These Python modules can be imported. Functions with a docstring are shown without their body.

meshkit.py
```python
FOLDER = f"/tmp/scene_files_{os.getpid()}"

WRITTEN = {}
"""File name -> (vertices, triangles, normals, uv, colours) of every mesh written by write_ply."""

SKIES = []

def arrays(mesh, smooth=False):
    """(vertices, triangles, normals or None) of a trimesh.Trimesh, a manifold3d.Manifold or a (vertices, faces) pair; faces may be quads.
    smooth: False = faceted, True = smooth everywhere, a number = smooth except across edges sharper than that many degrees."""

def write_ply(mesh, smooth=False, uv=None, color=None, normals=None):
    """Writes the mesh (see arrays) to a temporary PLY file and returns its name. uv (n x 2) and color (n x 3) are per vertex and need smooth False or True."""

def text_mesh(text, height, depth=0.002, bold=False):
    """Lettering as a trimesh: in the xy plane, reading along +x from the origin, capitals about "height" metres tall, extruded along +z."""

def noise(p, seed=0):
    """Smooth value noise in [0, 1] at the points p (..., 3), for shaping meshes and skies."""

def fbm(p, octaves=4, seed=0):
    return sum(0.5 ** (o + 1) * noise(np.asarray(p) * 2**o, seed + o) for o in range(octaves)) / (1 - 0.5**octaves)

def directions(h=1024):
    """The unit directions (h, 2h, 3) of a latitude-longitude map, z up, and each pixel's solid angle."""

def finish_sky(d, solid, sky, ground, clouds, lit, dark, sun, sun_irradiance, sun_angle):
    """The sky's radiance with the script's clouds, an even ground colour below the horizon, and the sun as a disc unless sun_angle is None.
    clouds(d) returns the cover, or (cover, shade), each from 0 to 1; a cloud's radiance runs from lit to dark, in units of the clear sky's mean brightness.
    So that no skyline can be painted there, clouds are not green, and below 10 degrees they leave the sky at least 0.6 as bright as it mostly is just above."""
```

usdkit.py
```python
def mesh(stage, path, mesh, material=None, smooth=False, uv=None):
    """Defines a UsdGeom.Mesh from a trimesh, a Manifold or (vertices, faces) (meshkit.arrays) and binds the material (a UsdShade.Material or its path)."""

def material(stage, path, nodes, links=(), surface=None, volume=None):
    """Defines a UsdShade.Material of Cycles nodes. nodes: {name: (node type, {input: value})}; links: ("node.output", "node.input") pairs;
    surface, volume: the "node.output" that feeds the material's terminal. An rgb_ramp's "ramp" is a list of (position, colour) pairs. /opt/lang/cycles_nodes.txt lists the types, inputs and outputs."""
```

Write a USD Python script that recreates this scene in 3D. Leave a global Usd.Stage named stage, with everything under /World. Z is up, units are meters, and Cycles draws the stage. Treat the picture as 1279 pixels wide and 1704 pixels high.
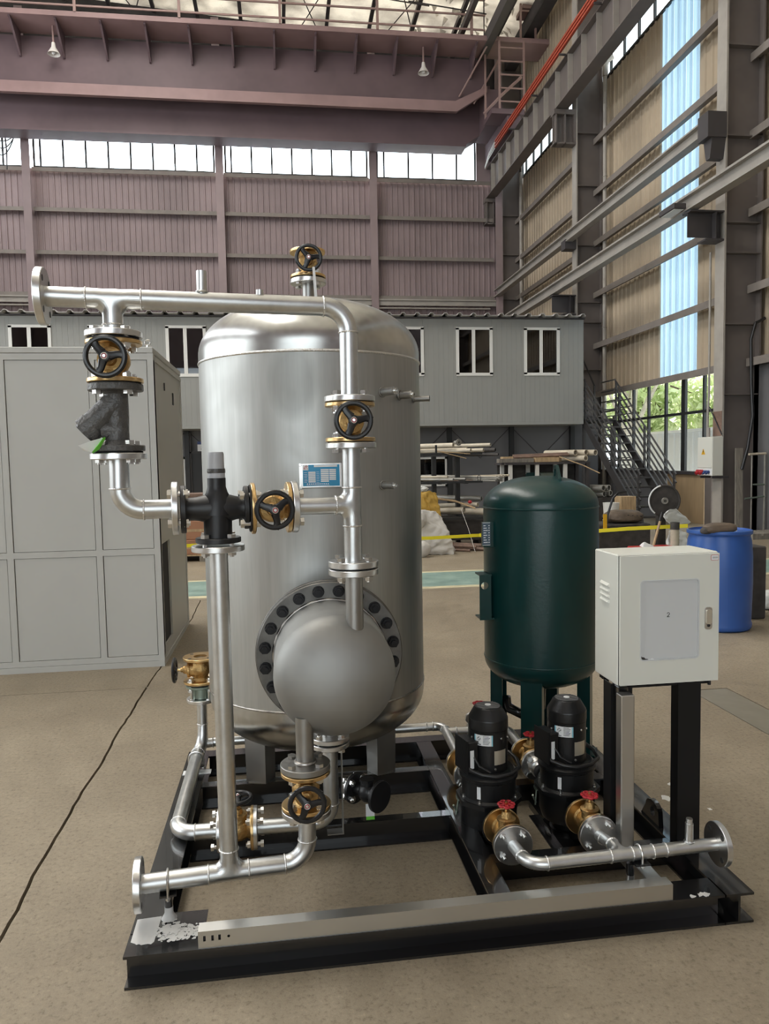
import math, random
import numpy as np, trimesh, usdkit, meshkit
from pxr import Usd, UsdGeom, UsdLux, UsdShade, Gf, Sdf, Vt
from shapely.geometry import Polygon, Point, box as sbox
from trimesh.creation import extrude_polygon
TF = trimesh.transformations
stage = Usd.Stage.CreateInMemory()
UsdGeom.SetStageUpAxis(stage, 'Z'); UsdGeom.SetStageMetersPerUnit(stage, 1.0)
UsdGeom.Xform.Define(stage, '/World'); UsdGeom.Scope.Define(stage, '/World/Looks')
RNG = random.Random(7); NR = np.random.default_rng(7)

# ---------------------------------------------------------------- camera
YAW, PITCH, ROLL, FPX = math.radians(7.6935), math.radians(3.9934), math.radians(-1.0604), 1240.0
fw = np.array([math.sin(YAW)*math.cos(PITCH), math.cos(YAW)*math.cos(PITCH), -math.sin(PITCH)])
rt = np.array([math.cos(YAW), -math.sin(YAW), 0.0]); up = np.cross(rt, fw)
rt2 = rt*math.cos(ROLL) + up*math.sin(ROLL); up2 = np.cross(rt2, fw)
cam = UsdGeom.Camera.Define(stage, '/World/camera')
cam.AddTransformOp().Set(Gf.Matrix4d(*[*map(float, rt2), 0], *[*map(float, up2), 0], *[*map(float, -fw), 0], 0, 0, 1.5, 1))
cam.CreateHorizontalApertureAttr(36.0); cam.CreateVerticalApertureAttr(36.0*1704/1279)
cam.CreateFocalLengthAttr(36.0*FPX/1279); cam.CreateFStopAttr(0.0)
cam.CreateClippingRangeAttr(Gf.Vec2f(0.05, 500)); cam.CreateExposureAttr(-0.85)

# ---------------------------------------------------------------- daylight
dome = UsdLux.DomeLight.Define(stage, '/World/sky_light'); dome.CreateColorAttr(Gf.Vec3f(0.86, 0.95, 1.0)); dome.CreateIntensityAttr(1.6)
def rect_light(name, pos, target, w, h, inten, col):
    l = UsdLux.RectLight.Define(stage, '/World/'+name); z = np.subtract(pos, target).astype(float); z /= np.linalg.norm(z)
    x = np.cross([0, 0, 1.0], z); x = x/np.linalg.norm(x) if np.linalg.norm(x) > 1e-6 else np.array([1.0, 0, 0]); y = np.cross(z, x)
    l.AddTransformOp().Set(Gf.Matrix4d(*[*map(float, x), 0], *[*map(float, y), 0], *[*map(float, z), 0], *map(float, pos), 1))
    l.CreateWidthAttr(w); l.CreateHeightAttr(h); l.CreateIntensityAttr(inten); l.CreateColorAttr(Gf.Vec3f(*col)); return l
rect_light('gate_daylight', (-3.0, -9.97, 3.5), (-3.0, 0, 3.6), 9.0, 6.6, 0.7, (1.0, 0.97, 0.92))
rect_light('side_window_daylight', (-13.58, 6.0, 4.5), (0, 6.0, 4.5), 18.0, 5.4, 2.2, (1.0, 0.96, 0.90))
rect_light('high_window_daylight', (-13.58, 12.0, 12.3), (0, 12.0, 12.9), 30.0, 1.6, 13.0, (0.97, 0.98, 1.0))  # unseen strip light added on the left wall to brighten the ceiling
rect_light('roof_skylight_daylight', (-4.5, 10.5, 16.78), (-4.5, 10.5, 0), 3.6, 22.0, 15.0, (1.0, 0.96, 0.90))

sun = UsdLux.DistantLight.Define(stage, '/World/sun'); sun.CreateIntensityAttr(12.0); sun.CreateNormalizeAttr(True); sun.CreateAngleAttr(0.6); sun.CreateColorAttr(Gf.Vec3f(1.0, 0.95, 0.86))
sz = np.array([0.06, 0.75, 1.2]); sz /= np.linalg.norm(sz); sx = np.cross([0, 1.0, 0], sz); sx /= np.linalg.norm(sx); sy = np.cross(sz, sx)
sun.AddTransformOp().Set(Gf.Matrix4d(*[*map(float, sx), 0], *[*map(float, sy), 0], *[*map(float, sz), 0], 0, 0, 30, 1))

# ---------------------------------------------------------------- materials
MATS = {}
def mat(name, col, rough=0.5, metal=0.0, var=0.0, vs=6.0, bump=0.0, bs=60.0, rvar=0.0, stretch=(1, 1, 1), col2=None, coat=0.0, spec=0.5, obj=0.0, extra=None):
    """principled; var = lightness variation by noise, obj = lightness variation per object, bump = fine relief"""
    path = '/World/Looks/'+name
    n = {'p': ('principled_bsdf', {'base_color': col, 'roughness': rough, 'metallic': metal, 'coat_weight': coat, 'specular_ior_level': spec})}
    L = []
    if var or rvar or bump or col2 or obj:
        n['g'] = ('geometry', {}); n['m'] = ('mapping', {'scale': stretch}); L.append(('g.position', 'm.vector'))
    if var or col2 or rvar:
        n['n'] = ('noise_texture', {'scale': vs, 'detail': 4.0, 'roughness': 0.6}); L.append(('m.vector', 'n.vector'))
    if var or col2:
        a = tuple(c*(1-var) for c in col); b = col2 or tuple(min(1, c*(1+var)) for c in col)
        n['r'] = ('rgb_ramp', {'ramp': [(0.3, a), (0.7, b)]}); L += [('n.fac', 'r.fac'), ('r.color', 'p.base_color')]
    if obj:
        n['oi'] = ('object_info', {}); n['mr'] = ('map_range', {'from_min': 0.0, 'from_max': 1.0, 'to_min': 1-obj, 'to_max': 1+obj})
        n['hv'] = ('hsv', {'color': col}); L = [l for l in L if l[1] != 'p.base_color'] + [('oi.random', 'mr.value'), ('mr.result', 'hv.value'), ('hv.color', 'p.base_color')]
        if var or col2: L.append(('r.color', 'hv.color'))
    if rvar:
        n['rr'] = ('map_range', {'from_min': 0.3, 'from_max': 0.7, 'to_min': rough-rvar, 'to_max': rough+rvar}); L += [('n.fac', 'rr.value'), ('rr.result', 'p.roughness')]
    if bump:
        n['bn'] = ('noise_texture', {'scale': bs, 'detail': 3.0}); n['b'] = ('bump', {'strength': bump, 'distance': 0.01})
        L += [('m.vector', 'bn.vector'), ('bn.fac', 'b.height'), ('b.normal', 'p.normal')]
    MATS[name] = usdkit.material(stage, path, n, L, surface='p.BSDF'); return MATS[name]

# ---------------------------------------------------------------- mesh helpers
def box(x0, x1, y0, y1, z0, z1):
    m = trimesh.creation.box([abs(x1-x0), abs(y1-y0), abs(z1-z0)]); m.apply_translation([(x0+x1)/2, (y0+y1)/2, (z0+z1)/2]); return m
def rbox(x0, x1, y0, y1, z0, z1, c=0.004):
    """box with chamfered edges"""
    v = []
    cx, cy, cz = (x0+x1)/2, (y0+y1)/2, (z0+z1)/2; a, b, d = abs(x1-x0)/2, abs(y1-y0)/2, abs(z1-z0)/2
    for sx in (-1, 1):
        for sy in (-1, 1):
            for sz in (-1, 1):
                v += [(cx+sx*(a-c), cy+sy*(b-c), cz+sz*d), (cx+sx*(a-c), cy+sy*b, cz+sz*(d-c)), (cx+sx*a, cy+sy*(b-c), cz+sz*(d-c))]
    return trimesh.Trimesh(v).convex_hull
def frame_of(d):
    d = np.asarray(d, float); d = d/np.linalg.norm(d); a = np.array([0, 0, 1.0]) if abs(d[2]) < 0.9 else np.array([1.0, 0, 0])
    x = np.cross(a, d); x /= np.linalg.norm(x); return x, np.cross(d, x), d
def place(m, pos, d):
    """a mesh made along +z moved so that its origin is at pos and its z axis along d"""
    x, y, z = frame_of(d); T = np.eye(4); T[:3, 0], T[:3, 1], T[:3, 2], T[:3, 3] = x, y, z, pos
    m = m.copy(); m.apply_transform(T); return m
def lathe(prof, n=32):
    """solid of revolution about z from an (r, z) profile"""
    p = np.array(prof, float); k = len(p); a = np.arange(n)*2*np.pi/n
    v = np.stack([np.outer(np.cos(a), p[:, 0]), np.outer(np.sin(a), p[:, 0]), np.tile(p[:, 1], (n, 1))], -1).reshape(-1, 3)
    f = []
    for i in range(n):
        j = (i+1) % n
        for q in range(k-1):
            a0, a1, b0, b1 = i*k+q, i*k+q+1, j*k+q, j*k+q+1
            if p[q, 0] > 1e-9: f.append((a0, b0, b1))
            if p[q+1, 0] > 1e-9: f.append((a0, b1, a1))
            if p[q, 0] <= 1e-9 and p[q+1, 0] > 1e-9 and False: pass
    return trimesh.Trimesh(v, f, process=True)
def rod(p0, p1, r, n=16, r2=None):
    p0, p1 = np.array(p0, float), np.array(p1, float); L = np.linalg.norm(p1-p0)
    return place(lathe([(0, 0), (r, 0), (r if r2 is None else r2, L), (0, L)], n), p0, p1-p0)
def hollow(p0, p1, r, t, n=20):
    p0, p1 = np.array(p0, float), np.array(p1, float); L = np.linalg.norm(p1-p0)
    return place(lathe([(r-t, 0), (r, 0), (r, L), (r-t, L), (r-t, 0)], n), p0, p1-p0)
def disc(c, d, r, t, ch=0.002, n=40, hole=0.0):
    """a plate of radius r centred on c, thickness t along d, chamfered"""
    h = t/2
    pr = [(hole, -h), (r-ch, -h), (r, -h+ch), (r, h-ch), (r-ch, h), (hole, h)] + ([(hole, -h)] if hole else [])
    return place(lathe(pr, n), c, d)
def sweep(path, r, n=14, closed=False, cap=True):
    P = np.array(path, float); m = len(P); T = np.gradient(P, axis=0) if not closed else np.roll(P, -1, 0)-np.roll(P, 1, 0)
    T /= np.linalg.norm(T, axis=1)[:, None]; x, y, _ = frame_of(T[0]); R = np.broadcast_to(np.asarray(r, float), (m,))
    a = np.arange(n)*2*np.pi/n; V = []
    for i in range(m):
        x = x - T[i]*np.dot(x, T[i]); x /= np.linalg.norm(x); y = np.cross(T[i], x)
        V.append(P[i] + R[i]*(np.outer(np.cos(a), x)+np.outer(np.sin(a), y)))
    V = np.concatenate(V); F = []
    for i in range(m if closed else m-1):
        b, c = i*n, ((i+1) % m)*n
        for k in range(n):
            l = (k+1) % n; F += [(b+k, b+l, c+l), (b+k, c+l, c+k)]
    if cap and not closed:
        V = np.vstack([V, P[0], P[-1]]); s, e = len(V)-2, len(V)-1
        for k in range(n):
            l = (k+1) % n; F += [(s, l, k), (e, (m-1)*n+k, (m-1)*n+l)]
    return trimesh.Trimesh(V, F, process=False)
def arc(c, u, v, R, a0, a1, n=10):
    c, u, v = (np.array(q, float) for q in (c, u, v))
    return [c + R*(math.cos(a)*u + math.sin(a)*v) for a in np.linspace(a0, a1, n)]
def bend(p0, corner, p1, R, n=9):
    """points of the bend of radius R at a square corner between two runs"""
    corner = np.array(corner, float); a = np.array(p0, float)-corner; b = np.array(p1, float)-corner; a /= np.linalg.norm(a); b /= np.linalg.norm(b)
    th = math.acos(np.clip(np.dot(a, b), -1, 1)); t = R/math.tan(th/2); c = corner + (a+b)/np.linalg.norm(a+b)*(R/math.sin(th/2))
    s, e = corner+a*t, corner+b*t; q = []
    for k in np.linspace(0, 1, n):
        d = (s-c)*math.sin((1-k)*(math.pi-th))+(e-c)*math.sin(k*(math.pi-th)); q.append(c+d/np.linalg.norm(d)*R)
    return q
def ring(c, d, R, r, n=32, m=8):
    x, y, z = frame_of(d); a = np.arange(n)*2*np.pi/n
    return sweep([np.array(c)+R*(math.cos(t)*x+math.sin(t)*y) for t in a], r, m, closed=True)
def prism(pts, d0, d1, axis='y'):
    """polygon pts extruded along an axis between d0 and d1; pts are (x,z) for y, (y,z) for x, (x,y) for z"""
    m = extrude_polygon(Polygon(pts) if not hasattr(pts, 'exterior') else pts, d1-d0, engine='earcut'); v = m.vertices.copy()
    w = v[:, 2]+d0
    m.vertices = np.stack({'y': (v[:, 0], w, v[:, 1]), 'x': (w, v[:, 0], v[:, 1]), 'z': (v[:, 0], v[:, 1], w)}[axis], 1)
    if axis == 'y': m.invert()
    return m
def J(*ms): return trimesh.util.concatenate([q for m in ms for q in (m if isinstance(m, (list, tuple)) else [m])])
def ibeam(p0, p1, h, b, tw, tf, upv=(0, 0, 1), top=False):
    """H section swept from p0 to p1 (centre line, or top face centre when top), web along upv"""
    p0, p1, upv = (np.array(q, float) for q in (p0, p1, upv)); d = p1-p0; L = np.linalg.norm(d); d /= L; s = np.cross(d, upv); s /= np.linalg.norm(s); u = np.cross(s, d)
    ms = [trimesh.creation.box(e) for e in ([b, tf, L], [b, tf, L], [tw, h-2*tf, L])]
    ms[0].apply_translation([0, h/2-tf/2, 0]); ms[1].apply_translation([0, -h/2+tf/2, 0]); m = J(ms)
    T = np.eye(4); T[:3, 0], T[:3, 1], T[:3, 2], T[:3, 3] = s, u, d, (p0+p1)/2 - (u*h/2 if top else 0); m.apply_transform(T)
    if np.linalg.det(T[:3, :3]) < 0: m.invert()
    return m
def hexnut(c, d, af=0.022, h=0.01):
    m = trimesh.creation.cylinder(af/1.732, h, sections=6); return place(m, c, d)
def blob(rad, seed, amp=0.12, freq=3.0, sub=3):
    m = trimesh.creation.icosphere(sub); v = m.vertices.copy(); k = meshkit.fbm(v*freq+seed*7.3+20, 3, seed)-0.5
    m.vertices = v*(1+amp*2*k)[:, None]*np.array(rad); return m

# ---------------------------------------------------------------- scene helpers
USED = {}
def uniq(parent, name):
    k = (parent, name); n = USED.get(k, 0); USED[k] = n+1
    return f'{parent}/{name}' + (f'_{n:03d}' if n else '')
BASE = {}
def setd(prim, label=None, cat=None, group=None, kind=None):
    for k, v in (('label', label), ('category', cat), ('group', group), ('kind', kind)):
        if v: prim.SetCustomDataByKey(k, v)
def matrix(M): return Gf.Matrix4d(*[float(v) for v in np.array(M, float).T.ravel()])
def thing(name, label, cat, loc=(0, 0, 0), rotz=0.0, M=None, group=None, kind=None):
    """top-level Xform; parts are given in its own coordinates when it is a copyable kind, else in world coordinates (see part)"""
    path = uniq('/World', name); x = UsdGeom.Xform.Define(stage, path)
    if M is None: M = TF.translation_matrix(loc) @ TF.rotation_matrix(rotz, [0, 0, 1])
    x.AddTransformOp().Set(matrix(M)); BASE[path] = np.linalg.inv(M); setd(x.GetPrim(), label, cat, group, kind); return path
def part(parent, name, mesh, m, label=None, smooth=35, local=False, kind=None):
    path = uniq(parent, name)
    root = '/'.join(parent.split('/')[:3])
    if not local and root in BASE: mesh = mesh.copy(); mesh.apply_transform(BASE[root])
    usdkit.mesh(stage, path, mesh, MATS[m], smooth=smooth); BASE[path] = None
    setd(stage.GetPrimAtPath(path), label, kind=kind); return path
def single(name, mesh, m, label, cat, group=None, kind=None, smooth=35):
    path = uniq('/World', name); usdkit.mesh(stage, path, mesh, MATS[m], smooth=smooth); setd(stage.GetPrimAtPath(path), label, cat, group, kind); return path
KINDS = {}
def copy_of(key, build, name, label, cat, M, group=None):
    """first call builds the thing with local-coordinate parts, later calls reference it"""
    t = thing(name, label, cat, M=M, group=group)
    if key in KINDS:
        p = stage.GetPrimAtPath(t); p.GetReferences().AddInternalReference(KINDS[key]); p.SetInstanceable(True)
    else: KINDS[key] = t; build(t)
    return t
def pose(pos, z=(0, 0, 1), y=None):
    """4x4 with local z along z and local y near y"""
    z = np.array(z, float); z /= np.linalg.norm(z)
    if y is None: x, yy, z = frame_of(z)
    else: y = np.array(y, float); x = np.cross(y, z); x /= np.linalg.norm(x); yy = np.cross(z, x)
    T = np.eye(4); T[:3, 0], T[:3, 1], T[:3, 2], T[:3, 3] = x, yy, z, pos; return T
# ================================================================ materials

mat('concrete_gap', (0.10, 0.085, 0.07), 0.9)
mat('stripe_green', (0.19, 0.31, 0.275), 0.5, var=0.25, vs=3, col2=(0.28, 0.40, 0.355))
mat('stripe_cream', (0.55, 0.50, 0.33), 0.6, var=0.2, vs=5)
mat('floor_plate', (0.20, 0.183, 0.142), 0.5, var=0.15, vs=4)
mat('cladding_flare_brown', (0.265, 0.205, 0.21), 0.55, var=0.12, vs=0.7, obj=0.10)  # brown with the purple lens-flare tint mixed into the colour
mat('cladding_tan', (0.44, 0.36, 0.26), 0.55, var=0.12, vs=0.7, obj=0.08)
mat('column_grey', (0.15, 0.13, 0.12), 0.6, var=0.12, vs=1.5)
mat('flange_grey', (0.36, 0.335, 0.30), 0.55, var=0.12, vs=2)
mat('girt_grey', (0.21, 0.185, 0.165), 0.6, var=0.15, vs=2)
mat('rail_grey', (0.33, 0.31, 0.28), 0.5, var=0.12, vs=2)
mat('dark_steel', (0.055, 0.05, 0.052), 0.55)
mat('black_frame', (0.02, 0.021, 0.022), 0.45)
mat('crane_flare_red', (0.13, 0.087, 0.096), 0.55, var=0.15, vs=0.8)  # red muted to mauve: lens flare and haze put into the colour
mat('crane_flare_pink', (0.29, 0.19, 0.187), 0.55, var=0.12, vs=1)  # pinkish flare and haze tint put into the crane colour
mat('crane_rail', (0.33, 0.22, 0.20), 0.55)
mat('rail_red', (0.42, 0.07, 0.035), 0.5)
mat('purlin', (0.10, 0.09, 0.085), 0.6)
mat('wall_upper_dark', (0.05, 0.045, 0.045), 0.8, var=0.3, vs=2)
mat('plywood', (0.40, 0.29, 0.17), 0.65, var=0.2, vs=2, stretch=(1, 1, 0.3))
mat('white_paint', (0.72, 0.72, 0.69), 0.45)
mat('lamp_white', (0.8, 0.78, 0.74), 0.4)
mat('office_grey', (0.29, 0.295, 0.28), 0.5, var=0.03, vs=1)
mat('office_dark', (0.14, 0.14, 0.145), 0.6, var=0.1, vs=1)
mat('roof_sheet', (0.40, 0.39, 0.38), 0.5)
mat('room_dark', (0.035, 0.033, 0.035), 0.9)
mat('bark', (0.13, 0.10, 0.075), 0.9, var=0.3, vs=6)
mat('bark_pale', (0.45, 0.42, 0.37), 0.9, var=0.2, vs=5)
mat('asphalt', (0.22, 0.21, 0.19), 0.9, var=0.1, vs=2)
mat('shed_white', (0.80, 0.86, 0.92), 0.5)
def special(name, nodes, links, surface):
    MATS[name] = usdkit.material(stage, '/World/Looks/'+name, nodes, links, surface=surface)
special('concrete', {'g': ('geometry', {}), 'n1': ('noise_texture', {'scale': 0.9, 'detail': 5.0, 'roughness': 0.6}), 'n2': ('noise_texture', {'scale': 55.0, 'detail': 4.0, 'roughness': 0.75}), 'n3': ('noise_texture', {'scale': 7.0, 'detail': 5.0, 'roughness': 0.7}),
        'r1': ('rgb_ramp', {'ramp': [(0.3, (0.245, 0.203, 0.146)), (0.7, (0.345, 0.293, 0.215))]}), 'r2': ('rgb_ramp', {'ramp': [(0.30, (0.45, 0.43, 0.40)), (0.47, (0.95, 0.95, 0.95)), (0.58, (1, 1, 1)), (0.72, (1.35, 1.33, 1.28))]}), 'r3': ('rgb_ramp', {'ramp': [(0.35, (0.82, 0.81, 0.79)), (0.6, (1, 1, 1))]}),
        'm1': ('mix_color', {'blend_type': 'multiply', 'fac': 0.75}), 'm2': ('mix_color', {'blend_type': 'multiply', 'fac': 0.8}), 'b': ('bump', {'strength': 0.35, 'distance': 0.004}), 'rr': ('map_range', {'from_min': 0.3, 'from_max': 0.7, 'to_min': 0.5, 'to_max': 0.75}), 'p': ('principled_bsdf', {'specular_ior_level': 0.4})},
        [('g.position', 'n1.vector'), ('g.position', 'n2.vector'), ('g.position', 'n3.vector'), ('n1.fac', 'r1.fac'), ('n2.fac', 'r2.fac'), ('n3.fac', 'r3.fac'), ('r1.color', 'm1.a'), ('r2.color', 'm1.b'), ('m1.result', 'm2.a'), ('r3.color', 'm2.b'), ('m2.result', 'p.base_color'),
         ('n2.fac', 'b.height'), ('b.normal', 'p.normal'), ('n3.fac', 'rr.value'), ('rr.result', 'p.roughness')], 'p.BSDF')
special('glass', {'t': ('transparent_bsdf', {'color': (0.93, 0.95, 0.95)}), 'g': ('glossy_bsdf', {'color': (1, 1, 1), 'roughness': 0.02}), 'm': ('mix_closure', {'fac': 0.05})},
        [('t.BSDF', 'm.closure1'), ('g.BSDF', 'm.closure2')], 'm.closure')
special('glass_office', {'t': ('transparent_bsdf', {'color': (0.35, 0.36, 0.38)}), 'g': ('glossy_bsdf', {'color': (1, 1, 1), 'roughness': 0.02}), 'm': ('mix_closure', {'fac': 0.07})},
        [('t.BSDF', 'm.closure1'), ('g.BSDF', 'm.closure2')], 'm.closure')
special('translucent_sheet', {'t': ('translucent_bsdf', {'color': (0.45, 0.56, 0.64)}), 'd': ('diffuse_bsdf', {'color': (0.6, 0.68, 0.72)}), 'c': ('transparent_bsdf', {'color': (0.80, 0.90, 1.0)}),
        'm': ('mix_closure', {'fac': 0.2}), 'k': ('mix_closure', {'fac': 0.22})},
        [('t.BSDF', 'm.closure1'), ('d.BSDF', 'm.closure2'), ('m.closure', 'k.closure1'), ('c.BSDF', 'k.closure2')], 'k.closure')
special('leaves', {'oi': ('geometry', {}), 'n': ('noise_texture', {'scale': 1.5}), 'r': ('rgb_ramp', {'ramp': [(0.3, (0.40, 0.50, 0.22)), (0.7, (0.82, 0.86, 0.62))]}), 'd': ('principled_bsdf', {'roughness': 0.5}), 't': ('translucent_bsdf', {}), 'm': ('mix_closure', {'fac': 0.5})},
        [('oi.position', 'n.vector'), ('n.fac', 'r.fac'), ('r.color', 'd.base_color'), ('r.color', 't.color'), ('d.BSDF', 'm.closure1'), ('t.BSDF', 'm.closure2')], 'm.closure')  # leaf tones bleached so the colour carries the glare of outdoor daylight

special('foil', {'g': ('geometry', {}), 'n': ('noise_texture', {'scale': 1.1, 'detail': 4.0}), 'n2': ('noise_texture', {'scale': 4.0, 'detail': 4.0, 'distortion': 1.0}), 'r': ('rgb_ramp', {'ramp': [(0.32, (0.50, 0.47, 0.43)), (0.62, (0.88, 0.85, 0.79))]}), 'b': ('bump', {'strength': 0.9, 'distance': 0.06}), 'd': ('principled_bsdf', {'roughness': 0.5, 'metallic': 0.15}), 't': ('translucent_bsdf', {}), 'm': ('mix_closure', {'fac': 0.30})},
        [('g.position', 'n.vector'), ('g.position', 'n2.vector'), ('n.fac', 'r.fac'), ('r.color', 'd.base_color'), ('r.color', 't.color'), ('n2.fac', 'b.height'), ('b.normal', 'd.normal'), ('d.BSDF', 'm.closure1'), ('t.BSDF', 'm.closure2')], 'm.closure')  # translucency added so the ceiling glows, though the roof above is opaque
special('sash_white', {'t': ('translucent_bsdf', {'color': (0.80, 0.80, 0.88)}), 'c': ('transparent_bsdf', {'color': (0.9, 0.9, 0.95)}), 'm': ('mix_closure', {'fac': 0.55})}, [('t.BSDF', 'm.closure1'), ('c.BSDF', 'm.closure2')], 'm.closure')
XW, YB = 8.98, 27.3       # right wall and back wall (inner side of the cladding)
COLY = [-7.8, -0.8, 6.2, 13.2, 20.2]
BCX = [-14.0, -8.2, -1.88, 3.45, 8.0]
GZ = [3.25, 4.6, 6.0, 7.4, 8.77, 10.15]

# ---------------------------------------------------------------- floor
fl = thing('floor', 'worn tan concrete factory floor with cracked joints', 'floor', kind='structure')
part(fl, 'subfloor', box(-13.6, 9.4, -10, 28, -0.3, -0.03), 'concrete_gap')
def jag(x0, y0, x1, y1, n, s, amp):
    r = np.random.default_rng(s); t = np.linspace(0, 1, n); d = np.cumsum(r.normal(0, amp, n)); d -= t*d[-1]
    nx, ny = -(y1-y0), (x1-x0); L = math.hypot(nx, ny); return [(x0+(x1-x0)*q+nx/L*e, y0+(y1-y0)*q+ny/L*e) for q, e in zip(t, d)]
crack = jag(-0.932, -10, -0.932, 8.3, 260, 3, 0.0035); cross = jag(-13.6, 5.12, -0.93, 5.105, 120, 5, 0.003)
ci = min(range(len(crack)), key=lambda i: abs(crack[i][1]-5.105)); g = 0.009
sh = lambda pts, dx, dy: [(x+dx, y+dy) for x, y in pts]
part(fl, 'slab', prism([(-13.6, -10)]+sh(crack[:ci+1], -g, 0)+sh(cross[::-1], 0, -0.003), -0.2, 0, 'z'), 'concrete', smooth=False)
part(fl, 'slab', prism(sh(cross, 0, 0.003)+sh(crack[ci:], -g*0.7, 0)+[(-13.6, 8.3)], -0.2, 0, 'z'), 'concrete', smooth=False)
R0 = [(9.4, -10), (9.4, 8.3)]+sh(crack[::-1], g*0.4, 0)
part(fl, 'slab', Polygon(R0).difference(sbox(2.525, -10, 2.785, 4.36)).buffer(0) and prism(max(getattr(Polygon(R0).buffer(0).difference(sbox(2.525, -10, 2.785, 4.36)), 'geoms', [Polygon(R0).buffer(0).difference(sbox(2.525, -10, 2.785, 4.36))]), key=lambda q: q.area), -0.2, 0, 'z'), 'concrete', smooth=False)
part(fl, 'trench_cover', J(box(2.533, 2.777, -10, 3.35, -0.2, -0.001), box(2.533, 2.777, 3.358, 4.352, -0.2, -0.001)), 'floor_plate', smooth=False)
part(fl, 'slab', box(-13.6, 9.4, 8.306, 28, -0.2, 0), 'concrete', smooth=False)
part(fl, 'painted_stripe', J(box(-13, 9, 8.56, 9.62, 0.0, 0.0015)), 'stripe_green', 'faded green walkway stripe', smooth=False)
part(fl, 'stripe_border', J(box(-13, 9, 8.42, 8.56, 0.0, 0.0017)), 'stripe_cream', smooth=False)
part(fl, 'stripe_border', J(box(-13, 9, 9.62, 9.72, 0.0, 0.0017)), 'stripe_cream', smooth=False)
for (x, y, a) in ((1.62, 2.98, .03), (1.65, 2.9, .022), (1.75, 2.85, .012), (1.95, 2.25, .02), (1.9, 2.35, .015), (1.52, 2.05, .03), (1.62, 2.07, .016), (2.05, 2.2, .012), (1.72, 3.1, .02)):
    part(fl, 'paint_splash', prism([(x+a*RNG.uniform(.4, 1.2)*math.cos(t), y+a*RNG.uniform(.5, 1.3)*math.sin(t)) for t in np.linspace(0, 5.8, 11)], 0, 0.0008, 'z'), 'white_paint', smooth=False)

# ---------------------------------------------------------------- corrugated sheets
def corrugated(length, h, p=0.25, d=0.03):
    """sheet along +x, height +z, ribs towards -y; single skin with thickness"""
    xs, ys = [], []; n = int(round(length/p))
    for i in range(n):
        for q, e in ((0.0, 0), (0.62, 0), (0.70, d), (0.90, d), (0.98, 0)): xs.append((i+q)*length/n); ys.append(-e)
    xs.append(length); ys.append(0.0); k = len(xs)
    pts = np.array([(x, y) for x, y in zip(xs, ys)]+[(x, y+0.004) for x, y in zip(xs[::-1], ys[::-1])]); return prism(Polygon(pts), 0, h, 'z')
def put(m, x, y, z, rz=0.0):
    m = m.copy(); m.apply_transform(TF.translation_matrix((x, y, z)) @ TF.rotation_matrix(rz, [0, 0, 1])); return m

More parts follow.
